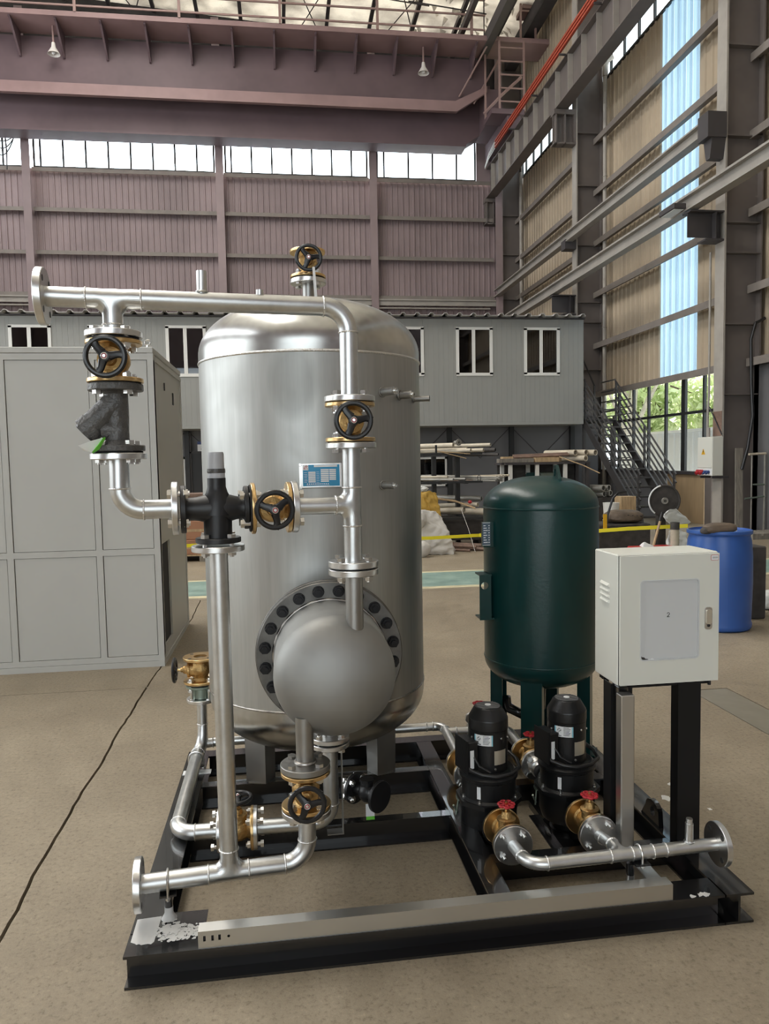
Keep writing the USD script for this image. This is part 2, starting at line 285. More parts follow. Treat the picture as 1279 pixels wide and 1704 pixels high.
# ---------------------------------------------------------------- right wall
wr = thing('wall_right', 'tall right side wall of ribbed tan metal sheets between grey steel columns', 'wall', kind='structure')
sheet1 = {}
SH = []
def rsheet(y0, y1, z0, z1, m='cladding_tan'):
    SH.append(1)
    part(wr, 'cladding_sheet' if m != 'translucent_sheet' else 'skylight_sheet', put(corrugated(y1-y0+0.012, z1-z0), XW+0.04+.005*(len(SH) % 2), y1+.006, z0, -math.pi/2), m, smooth=False,
         label='bluish translucent daylight sheet' if m == 'translucent_sheet' else None)
for bi, y0 in enumerate(COLY):
    y1 = COLY[bi+1] if bi+1 < len(COLY) else YB
    ys = [y0]+list(np.arange(math.ceil(y0+0.3), y1-0.2, 1.0))+[y1]
    if bi == 3: ys = [13.2, 14.3, 15.4, 16.2, 17.0, 18.0, 19.0, 20.2]
    for a, b in zip(ys[:-1], ys[1:]):
        if bi == 3 and 15.3 < a < 16.9:
            rsheet(a, b, 3.3, 11.75, 'translucent_sheet')
        else: rsheet(a, b, 3.25 if bi == 3 else 1.05, 11.75)
        rsheet(a, b, 13.2, 16.6)
    for z in GZ:
        part(wr, 'girt', J(box(8.72, 8.93, y0+.05, y1-.05, z-0.03, z+.03), box(8.70, 8.725, y0+.05, y1-.05, z-.12, z+.03)), 'girt_grey', smooth=False)
for i, y in enumerate(COLY+[YB-0.15]):
    c = part(wr, 'column', J(box(8.17, 8.205, y-.15, y+.15, 0, 16.2)), 'flange_grey', 'pale inner flange of the column', smooth=False)
    part(wr, 'column_web', J(box(8.205, 8.9, y-.01, y+.01, 0, 16.2), box(8.9, 8.93, y-.15, y+.15, 0, 16.2)), 'column_grey', smooth=False)
    for z in (2.6, 3.9, 5.2, 5.75, 7.3, 8.9, 10.3):
        part(wr, 'stiffener_plate', box(8.205, 8.9, y-.14, y+.14, z, z+.02), 'column_grey', smooth=False)
    br = prism([(7.55, 10.78), (7.55, 10.91), (8.2, 10.91), (8.2, 10.0), (7.55, 10.0), (7.55, 10.04), (8.12, 10.04), (8.12, 10.78)], y-.14, y+.14, 'y')
    part(wr, 'runway_bracket', J(br, box(7.55, 8.17, y-.01, y+.01, 10.0, 10.8), box(7.60, 7.63, y-.14, y+.14, 10.0, 10.8), box(7.85, 7.88, y-.14, y+.14, 10.0, 10.8)), 'column_grey', smooth=False)
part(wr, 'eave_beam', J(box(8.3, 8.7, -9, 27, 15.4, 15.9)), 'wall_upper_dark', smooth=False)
part(wr, 'eave_girder', J(box(6.9, 7.15, -9, 27, 14.9, 15.3), box(6.2, 6.35, -9, 27, 15.5, 15.7)), 'purlin', smooth=False)
# lower opening: sill, plywood boarding
part(wr, 'plywood_board', rbox(8.86, 8.9, 14.8, 16.32, 0.0, 1.08, .003), 'plywood', 'stained plywood boarding below the windows', smooth=False)
part(wr, 'plywood_board', rbox(8.86, 8.9, 13.42, 14.28, 0.0, 1.08, .003), 'plywood', smooth=False)
part(wr, 'boarding_post', box(8.8, 8.95, 14.42, 14.66, 0.0, 1.08), 'column_grey', smooth=False)
part(wr, 'plinth_panel', J(box(8.88, 8.98, 16.4, 27.2, 0, 1.08), box(8.9, 8.98, -10, 13.29, 0, 3.3)), 'office_dark', smooth=False)
part(wr, 'sill_beam', box(8.8, 9.0, 13.3, 27.2, 1.06, 1.13), 'dark_steel', smooth=False)

def glazing(name, label, plane, a0, a1, z0, z1, bars, zbars, w=0.05, axis='x', m='black_frame', d=0.06, sash=False):
    """a run of panes in the plane x = const or y = const, every pane and bar a part"""
    t = thing(name, label, 'window', kind='structure')
    B = (lambda p0, p1, q0, q1, e: box(plane-e/2, plane+e/2, p0, p1, q0, q1)) if axis == 'x' else (lambda p0, p1, q0, q1, e: box(p0, p1, plane-e/2, plane+e/2, q0, q1))
    part(t, 'window_frame', J(B(a0, a1, z0-w, z0, d), B(a0, a1, z1, z1+w, d), B(a0-w, a0, z0-w, z1+w, d), B(a1, a1+w, z0-w, z1+w, d)), m, smooth=False)
    for b in bars: part(t, 'mullion', B(b[0]-b[1]/2, b[0]+b[1]/2, z0, z1, d), m, smooth=False)
    for z in zbars: part(t, 'transom', B(a0, a1, z-w/2, z+w/2, d*0.9), m, smooth=False)
    e = [a0]+[b[0] for b in bars]+[a1]; f = [z0]+list(zbars)+[z1]
    for p, q in zip(e[:-1], e[1:]):
        for r, s in zip(f[:-1], f[1:]):
            part(t, 'pane', B(p, q, r, s, 0.006), 'glass', smooth=False)
            if sash: part(t, 'sash', J(B(p+.03, p+.15, r, s, .02), B(p+.15, q-.02, s-.16, s, .02)), 'sash_white', smooth=False)
    return t
wa = glazing('window_1', 'black framed lower window row in the right wall looking out on trees', 9.0, 13.36, 20.05, 1.13, 3.2,
        [(14.2, .05), (15.03, .06), (15.85, .16), (16.65, .06), (17.49, .06), (18.29, .06), (19.12, .09)], [2.42], .06)
part(wa, 'security_bar', J([box(8.93, 8.95, 18.35, 20.0, z-.012, z+.012) for z in np.arange(1.25, 3.1, 0.19)]), 'black_frame', smooth=False)
glazing('window_2', 'high narrow window strip above the tan sheets beside the translucent strip', 9.0, 13.36, 20.05, 11.76, 13.1, [(13.36+.79*k, .05) for k in range(1, 9)], [])
glazing('window_3', 'high narrow window strip of the right wall in its farthest bay', 9.0, 20.4, 27.1, 11.76, 13.1, [(20.4+.79*k, .05) for k in range(1, 9)], [])
glazing('window_4', 'high window strip of the right wall in its nearest bay', 9.0, -7.6, 13.04, 11.76, 13.1, [(-7.6+1.2*k, .05) for k in range(1, 17)], [])

# crane runway along the right wall
rb = thing('crane_runway_beam', 'long stiffened grey crane runway beam carried on brackets along the right wall', 'beam')
part(rb, 'beam', J(box(7.6, 7.95, -9, 27.1, 10.93, 10.96), box(7.62, 7.93, -9, 27.1, 11.95, 11.98), box(7.77, 7.79, -9, 27.1, 10.96, 11.95)), 'column_grey', smooth=False)
for y in np.arange(4, 27, 0.9): part(rb, 'stiffener', box(7.63, 7.77, y-.008, y+.008, 10.96, 11.95), 'flange_grey', smooth=False)
part(rb, 'crane_rail', box(7.76, 7.84, -9, 27.1, 11.98, 12.08), 'rail_grey', smooth=False)
cr = thing('conductor_rail', 'bright red power conductor rails along the crane runway beam', 'rail')
for k in range(3): part(cr, 'conductor_bar', box(7.44, 7.50, -9, 25.4, 12.02+.10*k, 12.075+.10*k), 'rail_red', smooth=False)
part(cr, 'bare_end', J([sweep([(7.47, 25.4, 12.05+.1*k), (7.5, 26.3, 12.03+.08*k), (7.55, 27.0, 11.95+.03*k)], .02, 6) for k in range(3)]), 'white_paint', 'whitish far end')
for y in np.arange(4, 26, 2.2): part(cr, 'insulator_arm', box(7.44, 7.66, y-.02, y+.02, 11.95, 11.99), 'dark_steel', smooth=False)

# lower rail beams on brackets, and the pipe line of the back wall
b1 = thing('wall_rail_beam', 'upper slim steel rail beam on brackets running to the far corner', 'beam')
part(b1, 'beam', J(box(7.86, 8.06, 13.3, 27.1, 7.62, 7.65), box(7.95, 7.97, 13.3, 27.1, 7.42, 7.62), box(7.86, 8.06, 13.3, 27.1, 7.39, 7.42)), 'rail_grey', smooth=False)
part(b1, 'end_bracket', J(box(7.8, 8.17, 13.02, 13.36, 7.25, 7.7), prism([(13.05, 7.25), (13.33, 7.25), (13.25, 6.9), (13.12, 6.9)], 7.9, 8.17, 'x')), 'dark_steel', smooth=False)
part(b1, 'end_bracket', J(box(7.85, 8.17, 20.05, 20.36, 7.2, 7.45)), 'dark_steel', smooth=False)
part(b1, 'corner_beam', J(box(-13, 8.0, 26.95, 27.1, 7.22, 7.27), box(-13, 8.0, 27.0, 27.05, 7.05, 7.22)), 'rail_grey', smooth=False)
b2 = thing('near_rail_beam', 'lower near rail beam crossing in front of the big right column', 'beam')
part(b2, 'beam', J(box(7.5, 7.7, 9.5, 24.5, 6.24, 6.28), box(7.59, 7.61, 9.5, 24.5, 6.02, 6.24), box(7.5, 7.7, 9.5, 24.5, 5.99, 6.02)), 'rail_grey', smooth=False)
for y in (13.2, 20.2): part(b2, 'bracket', J(box(7.5, 8.17, y-.14, y+.14, 5.93, 5.96), box(7.8, 8.17, y-.14, y+.14, 5.42, 5.45), box(8.0, 8.02, y-.14, y+.14, 5.45, 5.93), box(7.52, 8.17, y-.01, y+.01, 5.5, 5.93)), 'dark_steel', smooth=False)
fd = thing('floodlight', 'square floodlight fixed under the near rail beam by the big column', 'lamp')
part(fd, 'housing', rbox(7.25, 7.5, 13.2, 13.75, 6.02, 6.12, .01), 'dark_steel'); part(fd, 'lens', box(7.28, 7.47, 13.24, 13.71, 6.01, 6.022), 'white_paint', smooth=False)
part(fd, 'arm', box(7.5, 7.62, 13.45, 13.5, 6.05, 6.12), 'dark_steel', smooth=False)
single('rain_pipe', J(rod((8.8, 19.62, 0), (8.8, 19.62, 11.7), .055), ring((8.8, 19.62, 9.0), (0, 0, 1), .056, .012), ring((8.8, 19.62, 5.0), (0, 0, 1), .056, .012), sweep([(8.8, 19.62, 11.6), (8.8, 19.62, 11.85), (8.85, 19.62, 12.0), (9.0, 19.62, 12.1)], .07, 10)), 'flange_grey', 'pale rain downpipe beside the second column of the right wall', 'pipe')
single('rain_pipe', J(rod((8.75, 26.6, 0), (8.75, 26.6, 11.7), .06), ring((8.75, 26.6, 9.0), (0, 0, 1), .06, .012)), 'flange_grey', 'pale rain downpipe in the far corner of the hall', 'pipe')
single('rain_pipe', J(rod((8.85, 12.3, 0), (8.85, 12.3, 9), .08), ring((8.85, 12.3, 1.95), (0, 0, 1), .085, .02), ring((8.85, 12.3, 4.9), (0, 0, 1), .085, .02)), 'flange_grey', 'thick pale downpipe at the right edge next to the big column', 'pipe')

# ---------------------------------------------------------------- back wall
wb = thing('wall_back', 'far end wall of ribbed brown metal sheets with a band of windows', 'wall', kind='structure')
for k, a in enumerate(np.arange(-14, 9, 1.0)):
    part(wb, 'cladding_sheet', put(corrugated(1.012, 11.57, 0.2, 0.025), a-.006, YB+.02+.005*(k % 2), 0), 'cladding_flare_brown', smooth=False)
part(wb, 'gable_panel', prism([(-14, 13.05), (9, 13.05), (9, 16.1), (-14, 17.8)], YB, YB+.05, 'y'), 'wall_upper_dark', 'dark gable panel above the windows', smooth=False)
for x in BCX[:-1]+[8.03]:
    part(wb, 'column', J(box(x-.13, x+.13, 26.9, 26.93, 0, 16.6), box(x-.01, x+.01, 26.93, 27.25, 0, 16.6)), 'cladding_flare_brown', smooth=False)
for a, b in zip(BCX[:-1], BCX[1:]):
    for z in (2.9, 4.5, 6.0, 7.38, 8.77, 10.19, 11.5): part(wb, 'girt', J(box(a+.13, b-.13, 27.1, 27.25, z-.03, z+.03), box(a+.13, b-.13, 27.08, 27.1, z-.1, z+.03)), 'girt_grey', smooth=False)
for i, (a, b, n) in enumerate(((-13.9, -8.4, 7), (-7.98, -2.1, 8), (-1.66, 3.24, 7), (3.66, 7.2, 4))):
    w = (b-a)/n
    glazing(f'window_{5+i}', ('daylit window bay of the far wall at its left edge behind hanging cables', 'daylit window bay of the far wall, eight panes, second from left', 'daylit window bay of the far wall above the pressure tank', 'daylit window bay of the far wall nearest the right corner')[i],
            27.2, a, b, 11.6, 12.95, [(a+.25*w+w*k, .045) for k in range(n)], [], .05, 'y', 'black_frame', .05, True)
part(wb, 'corner_panel', box(7.28, 8.9, 27.2, 27.24, 11.5, 13.05), 'cladding_flare_brown', smooth=False)
part(wb, 'wall_pipe', sweep([(-13, 26.99, 6.95), (7.7, 26.99, 6.95)], .03, 8), 'rail_grey')

# ---------------------------------------------------------------- left wall, wall behind, roof
wl = thing('wall_left', 'left side wall of the hall', 'wall', kind='structure')
part(wl, 'cladding', J(box(-13.65, -13.6, -10, 27.4, 0, 1.8), box(-13.65, -13.6, -10, 27.4, 7.2, 11.5), box(-13.65, -13.6, -10, 27.4, 13.1, 18), box(-13.65, -13.6, -10, -3, 11.5, 13.1), box(-13.65, -13.6, 15.2, 27.4, 1.8, 7.2), box(-13.65, -13.6, -10, -3.2, 1.8, 7.2)), 'cladding_flare_brown', smooth=False)
wf = thing('wall_front', 'gate wall of the hall behind the viewer', 'wall', kind='structure')
part(wf, 'cladding', J(box(-13.6, -7.6, -10.05, -10, 0, 18), box(1.6, 9, -10.05, -10, 0, 18), box(-7.6, 1.6, -10.05, -10, 7.0, 18)), 'cladding_flare_brown', smooth=False)
ce = thing('ceiling', 'crinkled silver insulation foil ceiling over dark purlins', 'ceiling', kind='structure')
rz = lambda x: 16.72-.073*x
def roof_strip(x0, x1): return prism([(x0, rz(x0)), (x1, rz(x1)), (x1, rz(x1)+.05), (x0, rz(x0)+.05)], -10, 27.3, 'y')
xs = [-13.7]+[6.25-1.45*k for k in range(13, -1, -1)]+[7.7, 9.1]
for a, b in zip(xs[:-1], xs[1:]):
    if b-a < 0.1: continue
    part(ce, 'foil_sheet', J(roof_strip(a+.01, b-.01)), 'foil', smooth=False)
for x in xs[1:-1]:
    part(ce, 'purlin', J(prism([(x-.03, rz(x)-.22), (x+.03, rz(x)-.22), (x+.03, rz(x)), (x-.03, rz(x))], -10, 27.2, 'y'), box(x-.06, x+.06, -10, 27.2, rz(x)-.23, rz(x)-.21)), 'purlin', smooth=False)
for k, (x, s) in enumerate(((-6, 1.4), (-3, -1.4), (0.2, 1.4), (2.4, -1.4), (3.6, 1.4), (5.2, -1.4), (6.3, 1.2))):
    part(ce, 'tie_rod', rod((x, 22.5, rz(x)-.25), (x+s, 26.8, rz(x+s)-.3), .018, 6), 'purlin')
for x in (-5.2, -1.3, 2.5, 4.4): part(ce, 'tie_rod', sweep([(x, 24.6, rz(x)-.24), (x+2.6, 24.7, rz(x+2.6)-.24)], .02, 6), 'purlin')
rag = []
for k in range(60):
    x = RNG.uniform(4.6, 8.0); y = RNG.uniform(23.0, 26.8); s = RNG.uniform(.15, .5); z = rz(x)-.1
    p = [(x, y, z), (x+s*.5, y+.05, z-s*.15), (x+s*RNG.uniform(-.3, .6), y, z-s*RNG.uniform(.5, 1.1))]; rag.append(trimesh.Trimesh(p+[(a, b+.006, c) for a, b, c in p], [(0, 1, 2), (3, 5, 4), (0, 3, 1), (1, 3, 4), (1, 4, 2), (2, 4, 5), (2, 5, 0), (0, 5, 3)]))
part(ce, 'torn_foil', J(rag), 'foil', 'torn foil rags hanging near the eave', smooth=False, kind='stuff')

# ---------------------------------------------------------------- bridge crane
bc = thing('bridge_crane', 'red bridge crane with flare haze in its colour spanning the hall below the foil ceiling', 'crane')
part(bc, 'near_girder', prism([(-13.5, 13.3), (6.1, 13.3), (7.1, 13.95), (7.1, 14.85), (-13.5, 14.85)], 25.35, 25.75, 'y'), 'crane_flare_red', smooth=False)
part(bc, 'girder_flange', prism([(-13.5, 13.08), (6.1, 13.08), (7.15, 13.75), (7.15, 13.95), (6.05, 13.42), (-13.5, 13.42)], 25.2, 25.35, 'y'), 'crane_flare_pink', 'pinkish lower edge of the near girder', smooth=False)
part(bc, 'far_girder', prism([(-13.5, 12.32), (6.5, 12.32), (7.5, 12.95), (7.5, 14.4), (-13.5, 14.4)], 26.1, 26.6, 'y'), 'crane_flare_red', smooth=False)
part(bc, 'far_girder_flange', box(-13.5, 6.6, 25.98, 26.7, 12.28, 12.34), 'crane_flare_red', smooth=False)
part(bc, 'end_carriage', J(rbox(7.55, 8.0, 24.3, 27.0, 12.2, 12.75, .02), box(7.1, 7.7, 25.3, 26.7, 12.7, 13.9)), 'crane_flare_red', smooth=False)
for y in (24.6, 26.7): part(bc, 'wheel', disc((7.8, y, 12.22), (1, 0, 0), .2, .12), 'dark_steel')
part(bc, 'walkway', J(box(-13.5, 9.0, 24.35, 25.4, 14.93, 14.97)), 'crane_flare_pink', smooth=False)
part(bc, 'walkway_edge', J(box(-13.5, 9.0, 24.3, 24.36, 14.92, 15.07)), 'crane_flare_pink', smooth=False)
for x in np.arange(-12.9, 7.5, 1.3): part(bc, 'walkway_bracket', prism([(24.4, 14.93), (25.35, 14.93), (25.35, 14.2), (25.28, 14.2), (24.5, 14.85), (24.4, 14.88)], x-.03, x+.03, 'x'), 'crane_flare_red', smooth=False)
for x in np.arange(-11.9, 6.9, 3.05): part(bc, 'rail_post', box(x-.04, x+.04, 24.3, 24.36, 15.05, 16.2), 'crane_rail', smooth=False)
for z in (15.25, 15.7, 16.17): part(bc, 'handrail', box(-13.5, 6.85, 24.31, 24.35, z-.025, z+.025), 'crane_rail', smooth=False)
lp = [(7.3, 24.3), (8.12, 24.3)]
part(bc, 'ladder', J([box(x-.03, x+.03, y-.03, y+.03, 12.75, 14.95) for x, y in lp+[(7.05, 25.1)]]+[box(7.3, 8.12, 24.28, 24.32, z-.02, z+.02) for z in np.arange(13.05, 14.9, .42)]), 'crane_rail', smooth=False)
part(bc, 'ladder_platform', J(box(7.0, 8.1, 24.2, 25.1, 12.62, 12.78)), 'crane_flare_red', smooth=False)
part(bc, 'cage_brace', J(sweep([(7.0, 25.1, 13.0), (7.6, 25.0, 13.6), (8.15, 24.6, 14.0)], .05, 6), sweep([(6.7, 25.3, 13.4), (7.6, 25.2, 14.9)], .035, 6), sweep([(6.2, 25.3, 13.6), (7.0, 24.6, 14.95)], .03, 6)), 'crane_rail')
part(bc, 'buffer_post', J(box(8.0, 8.06, 24.3, 24.36, 15.05, 16.3), box(8.5, 8.56, 24.3, 24.36, 15.05, 16.4), box(8.05, 8.9, 24.32, 24.36, 15.9, 15.95), box(8.1, 8.9, 24.3, 25.0, 16.0, 16.35)), 'crane_rail', smooth=False)
for x, lab in ((-6.6, 'white cone lamp hanging under the crane walkway at left'), (4.92, 'white cone lamp hanging under the crane walkway near its ladder')):
    t = thing('crane_lamp', lab, 'lamp', (x, 24.9, 14.1), group=None)
    part(t, 'shade', place(lathe([(0.0, .34), (.05, .34), (.07, .2), (.19, 0), (.18, 0), (.06, .19), (0, .2)], 20), (x, 24.9, 14.1), (0, 0, 1)), 'lamp_white')
    part(t, 'stem', rod((x, 24.9, 14.43), (x, 24.9, 14.93), .03, 8), 'crane_rail')
    part(t, 'bulb', trimesh.creation.icosphere(2, .06).apply_translation((x, 24.9, 14.14)), 'white_paint')
fs = thing('festoon_cable', 'black looped crane cable hanging in front of the far left window', 'cable')
for k in range(5):
    L = .18+.2*k; part(fs, 'cable_loop', sweep([(-9.3+ (1.05-.06*k)*t, 26.75+.01*k, 12.75-.1*k-4*L*.6*t*(1-t)) for t in np.linspace(0, 1, 14)], .014, 6), 'black_frame')
part(fs, 'drop_cable', sweep([(-8.75, 26.75, 12.4), (-8.72, 26.75, 11.9), (-8.74, 26.75, 11.3)], .02, 6), 'black_frame')

# ---------------------------------------------------------------- outside the right windows
single('ground', box(9.5, 60, -20, 80, -.4, -.05), 'asphalt', 'pale yard ground outside the lower windows', 'ground', kind='structure')
def tree(x, y, h, seed, lab, bark='bark', cr=.62, n=2600):
    t = thing('tree', lab, 'tree', (x, y, -.05), group=None); r = random.Random(seed)
    trunk = sweep([(x, y, -.05), (x+.1, y+.1, h*.3), (x+.35, y+.2, h*.62)], [.2, .17, .1], 9)
    br = [sweep([(x+.1, y+.1, h*.25+.1*k), (x+r.uniform(-1, 1), y+r.uniform(-1, 1), h*.55), (x+r.uniform(-1.8, 1.8), y+r.uniform(-1.8, 1.8), h*.8)], [.09, .06, .03], 6) for k in range(6)]
    part(t, 'trunk', J(trunk, br), bark)
    g = np.random.default_rng(seed); c = g.normal(0, 1, (n, 3)); c /= np.linalg.norm(c, axis=1)[:, None]; c *= (g.uniform(.2, 1, (n, 1))**.5)*np.array([2.1, 2.1, h*min(.4, .95-cr)]); c += [x+.2, y+.2, h*cr]
    a = g.normal(0, 1, (n, 3)); a /= np.linalg.norm(a, axis=1)[:, None]; b = np.cross(a, g.normal(0, 1, (n, 3))); b /= np.linalg.norm(b, axis=1)[:, None]; s = g.uniform(.14, .28, (n, 1))
    V = np.concatenate([c+a*s, c+b*s*.45, c-a*s, c-b*s*.45], 1).reshape(-1, 3); F = np.array([[4*i, 4*i+1, 4*i+2] for i in range(n)]+[[4*i, 4*i+2, 4*i+3] for i in range(n)])
    part(t, 'foliage', trimesh.Trimesh(V, F, process=False), 'leaves', smooth=False, kind='stuff')
tree(15.2, 30.5, 6.2, 1, 'sunlit leafy tree filling the middle panes'); tree(13.0, 33.5, 7.0, 2, 'leafy tree seen through the panes behind the stairs')
tree(15.8, 24.5, 5.0, 3, 'bright leafy tree outside the panes above the white sheds'); tree(12.55, 25.9, 6.6, 5, 'pale slanting tree trunk just outside the panes beside the shed', 'bark_pale', .8, 1200); tree(17.5, 33.0, 6.5, 4, 'pale green tree farthest off outside the windows')
sd = thing('yard_shed', 'bluish white ribbed metal shed standing outside the right windows', 'shed')
part(sd, 'wall', put(corrugated(6.0, 2.15, .3, .03), 10.6, 22.6, -.05, -math.pi/2*.98), 'shed_white', smooth=False)
part(sd, 'roof', box(10.55, 13, 16.5, 22.7, 2.1, 2.16), 'shed_white', smooth=False); part(sd, 'end_wall', put(corrugated(2.2, 2.15, .3, .03), 10.6, 22.6, -.05), 'shed_white', smooth=False)
# ================================================================ THE SKID
mat('skid_black', (0.007, 0.0072, 0.008), 0.25, coat=1.0)
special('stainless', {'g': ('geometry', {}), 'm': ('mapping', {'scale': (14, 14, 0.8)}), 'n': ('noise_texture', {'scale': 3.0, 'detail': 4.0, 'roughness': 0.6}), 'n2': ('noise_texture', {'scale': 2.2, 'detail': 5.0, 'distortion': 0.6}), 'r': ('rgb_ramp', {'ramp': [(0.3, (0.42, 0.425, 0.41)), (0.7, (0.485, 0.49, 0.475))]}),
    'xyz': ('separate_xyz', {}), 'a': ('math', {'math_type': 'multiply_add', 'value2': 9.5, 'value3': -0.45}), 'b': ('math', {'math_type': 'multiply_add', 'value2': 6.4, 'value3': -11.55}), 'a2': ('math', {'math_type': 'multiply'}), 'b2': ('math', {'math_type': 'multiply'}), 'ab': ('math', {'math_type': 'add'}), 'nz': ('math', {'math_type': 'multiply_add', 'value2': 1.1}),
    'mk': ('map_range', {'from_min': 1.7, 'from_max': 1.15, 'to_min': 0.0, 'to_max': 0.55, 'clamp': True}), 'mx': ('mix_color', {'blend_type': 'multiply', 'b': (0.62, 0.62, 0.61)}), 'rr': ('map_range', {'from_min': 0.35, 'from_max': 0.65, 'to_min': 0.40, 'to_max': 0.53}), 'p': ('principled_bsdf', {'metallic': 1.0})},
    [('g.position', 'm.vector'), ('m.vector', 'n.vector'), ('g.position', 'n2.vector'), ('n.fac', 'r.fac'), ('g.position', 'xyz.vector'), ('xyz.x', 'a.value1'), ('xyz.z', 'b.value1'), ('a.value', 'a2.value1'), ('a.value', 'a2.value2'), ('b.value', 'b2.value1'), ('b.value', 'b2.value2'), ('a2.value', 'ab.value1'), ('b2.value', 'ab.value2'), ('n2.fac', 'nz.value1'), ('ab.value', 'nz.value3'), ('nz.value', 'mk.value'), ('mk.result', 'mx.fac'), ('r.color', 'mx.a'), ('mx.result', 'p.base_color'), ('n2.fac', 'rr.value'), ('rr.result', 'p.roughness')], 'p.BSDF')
mat('post_black', (0.007, 0.0072, 0.008), 0.5, spec=0.3)
mat('stainless_head', (0.52, 0.525, 0.51), 0.30, 1.0, var=0.12, vs=2.5, rvar=0.08)
mat('stainless_dull', (0.36, 0.355, 0.34), 0.42, 1.0, var=0.10, vs=6, rvar=0.05)
mat('stainless_dome', (0.37, 0.372, 0.36), 0.6, 1.0, var=0.12, vs=5, rvar=0.07)
mat('flange_dark_steel', (0.15, 0.145, 0.135), 0.45, 1.0, var=0.25, vs=14)
mat('weld_dark', (0.42, 0.40, 0.375), 0.35, 1.0, var=0.35, vs=30)
mat('pipe_steel', (0.63, 0.64, 0.635), 0.35, 1.0, var=0.05, vs=9, rvar=0.03)
mat('weld', (0.80, 0.79, 0.77), 0.30, 1.0, bump=0.4, bs=160)
mat('flange_steel', (0.70, 0.70, 0.69), 0.30, 1.0, var=0.06, vs=25)
mat('bolt_steel', (0.72, 0.72, 0.70), 0.28, 1.0)
mat('bolt_black', (0.009, 0.009, 0.01), 0.45, spec=0.3)
mat('gasket', (0.015, 0.014, 0.014), 0.7)
mat('brass', (0.72, 0.50, 0.24), 0.28, 1.0, var=0.12, vs=14)
mat('brass_rough', (0.50, 0.33, 0.14), 0.42, 1.0, var=0.25, vs=40, bump=0.3, bs=150)
mat('wheel_black', (0.012, 0.012, 0.013), 0.3)
mat('hub_red', (0.33, 0.05, 0.07), 0.35)
mat('cast_grey', (0.085, 0.082, 0.078), 0.38, var=0.3, vs=20, bump=0.5, bs=70)
mat('valve_black', (0.011, 0.011, 0.012), 0.42)
mat('pump_black', (0.0085, 0.0088, 0.0095), 0.36, bump=0.06, bs=120)
mat('cable_black', (0.012, 0.012, 0.013), 0.35)
mat('label_white', (0.78, 0.80, 0.81), 0.4)
mat('label_blue', (0.03, 0.30, 0.55), 0.4)
mat('label_cyan', (0.25, 0.55, 0.66), 0.4)
mat('plate_alu', (0.70, 0.66, 0.56), 0.38, 0.8)
mat('print_black', (0.02, 0.02, 0.02), 0.5)
mat('print_red', (0.45, 0.09, 0.10), 0.5)
mat('red_paint', (0.42, 0.02, 0.03), 0.32)
mat('green_paint', (0.003, 0.036, 0.035), 0.30, var=0.12, vs=3, bump=0.05, bs=60)
mat('cabinet_white', (0.70, 0.71, 0.65), 0.45)
mat('cabinet_window', (0.60, 0.62, 0.63), 0.22)
mat('zinc_spray', (0.56, 0.56, 0.55), 0.6)
mat('tray_steel', (0.62, 0.62, 0.60), 0.33, 1.0, var=0.03, vs=2)
mat('tray_steel_vert', (0.55, 0.55, 0.54), 0.35, 1.0, var=0.03, vs=2)
mat('plate_blue', (0.07, 0.11, 0.15), 0.35)
mat('rubbish', (0.08, 0.055, 0.03), 0.6)
mat('slot_grey', (0.16, 0.16, 0.16), 0.5)
mat('tag_green', (0.16, 0.62, 0.06), 0.5)
mat('white_rubber', (0.75, 0.75, 0.74), 0.5)
mat('zinc_green', (0.28, 0.34, 0.29), 0.4, 0.8)
mat('tape_grey', (0.42, 0.43, 0.45), 0.45)

# ---------------------------------------------------------------- base frame
sk = thing('skid_frame', 'low black welded beam frame carrying the tanks, pumps and pipes', 'frame', (-.49, 2.115, 0))
def hb(x0, y0, x1, y1, lab=None, h=.1, b=.1): part(sk, 'beam', ibeam((x0, y0, .1), (x1, y1, .1), h, b, .007, .008, top=True), 'skid_black', lab, smooth=False)
hb(-.49, 2.165, 1.36, 2.165); hb(-.44, 2.22, -.44, 3.64); hb(1.405, 2.115, 1.405, 3.64); hb(-.39, 3.60, 1.355, 3.60, b=.075)
hb(.655, 2.22, .655, 3.56, b=.072)
part(sk, 'end_gusset', J(box(-.486, -.479, 2.17, 2.3, .008, .092)), 'skid_black', smooth=False)
for y, b in ((2.81, .045), (3.245, .052)): part(sk, 'channel', J(box(-.388, .618, y-b/2, y+b/2, .093, .1), box(-.388, .618, y+b/2-.007, y+b/2, .004, .093), box(-.388, .618, y-b/2, y+b/2, 0, .006)), 'skid_black', smooth=False)
part(sk, 'channel', J(box(.69, 1.354, 2.42, 2.48, .093, .1), box(.69, 1.354, 2.47, 2.48, .004, .093)), 'skid_black', smooth=False)
part(sk, 'channel', J(box(.69, 1.354, 3.0, 3.06, .093, .1), box(.69, 1.354, 3.05, 3.06, .004, .093)), 'skid_black', smooth=False)
for x in (.73, 1.035, 1.16): part(sk, 'pump_rail', J(box(x-.028, x+.028, 2.48, 3.0, .022, .03), box(x-.028, x-.02, 2.48, 3.0, 0, .022)), 'skid_black', smooth=False)
part(sk, 'pump_plate', box(.665, .86, 2.5, 2.9, .0, .0045), 'skid_black', smooth=False); part(sk, 'pump_plate', box(.98, 1.2, 2.52, 2.92, .0, .0045), 'skid_black', smooth=False)
for x in (1.12, 1.29): part(sk, 'vessel_support', box(x-.05, x+.05, 3.06, 3.56, .085, .1), 'skid_black', smooth=False)
part(sk, 'tank_support', box(.08, .19, 3.2, 3.57, .085, .0995), 'skid_black', smooth=False)
lug = Polygon([(2.55, .1), (2.555, .15)]+[(2.605+.05*math.cos(a), .15+.035*math.sin(a)) for a in np.linspace(math.pi, 0, 12)]+[(2.69, .1)]).difference(Point(2.60, .143).buffer(.018))
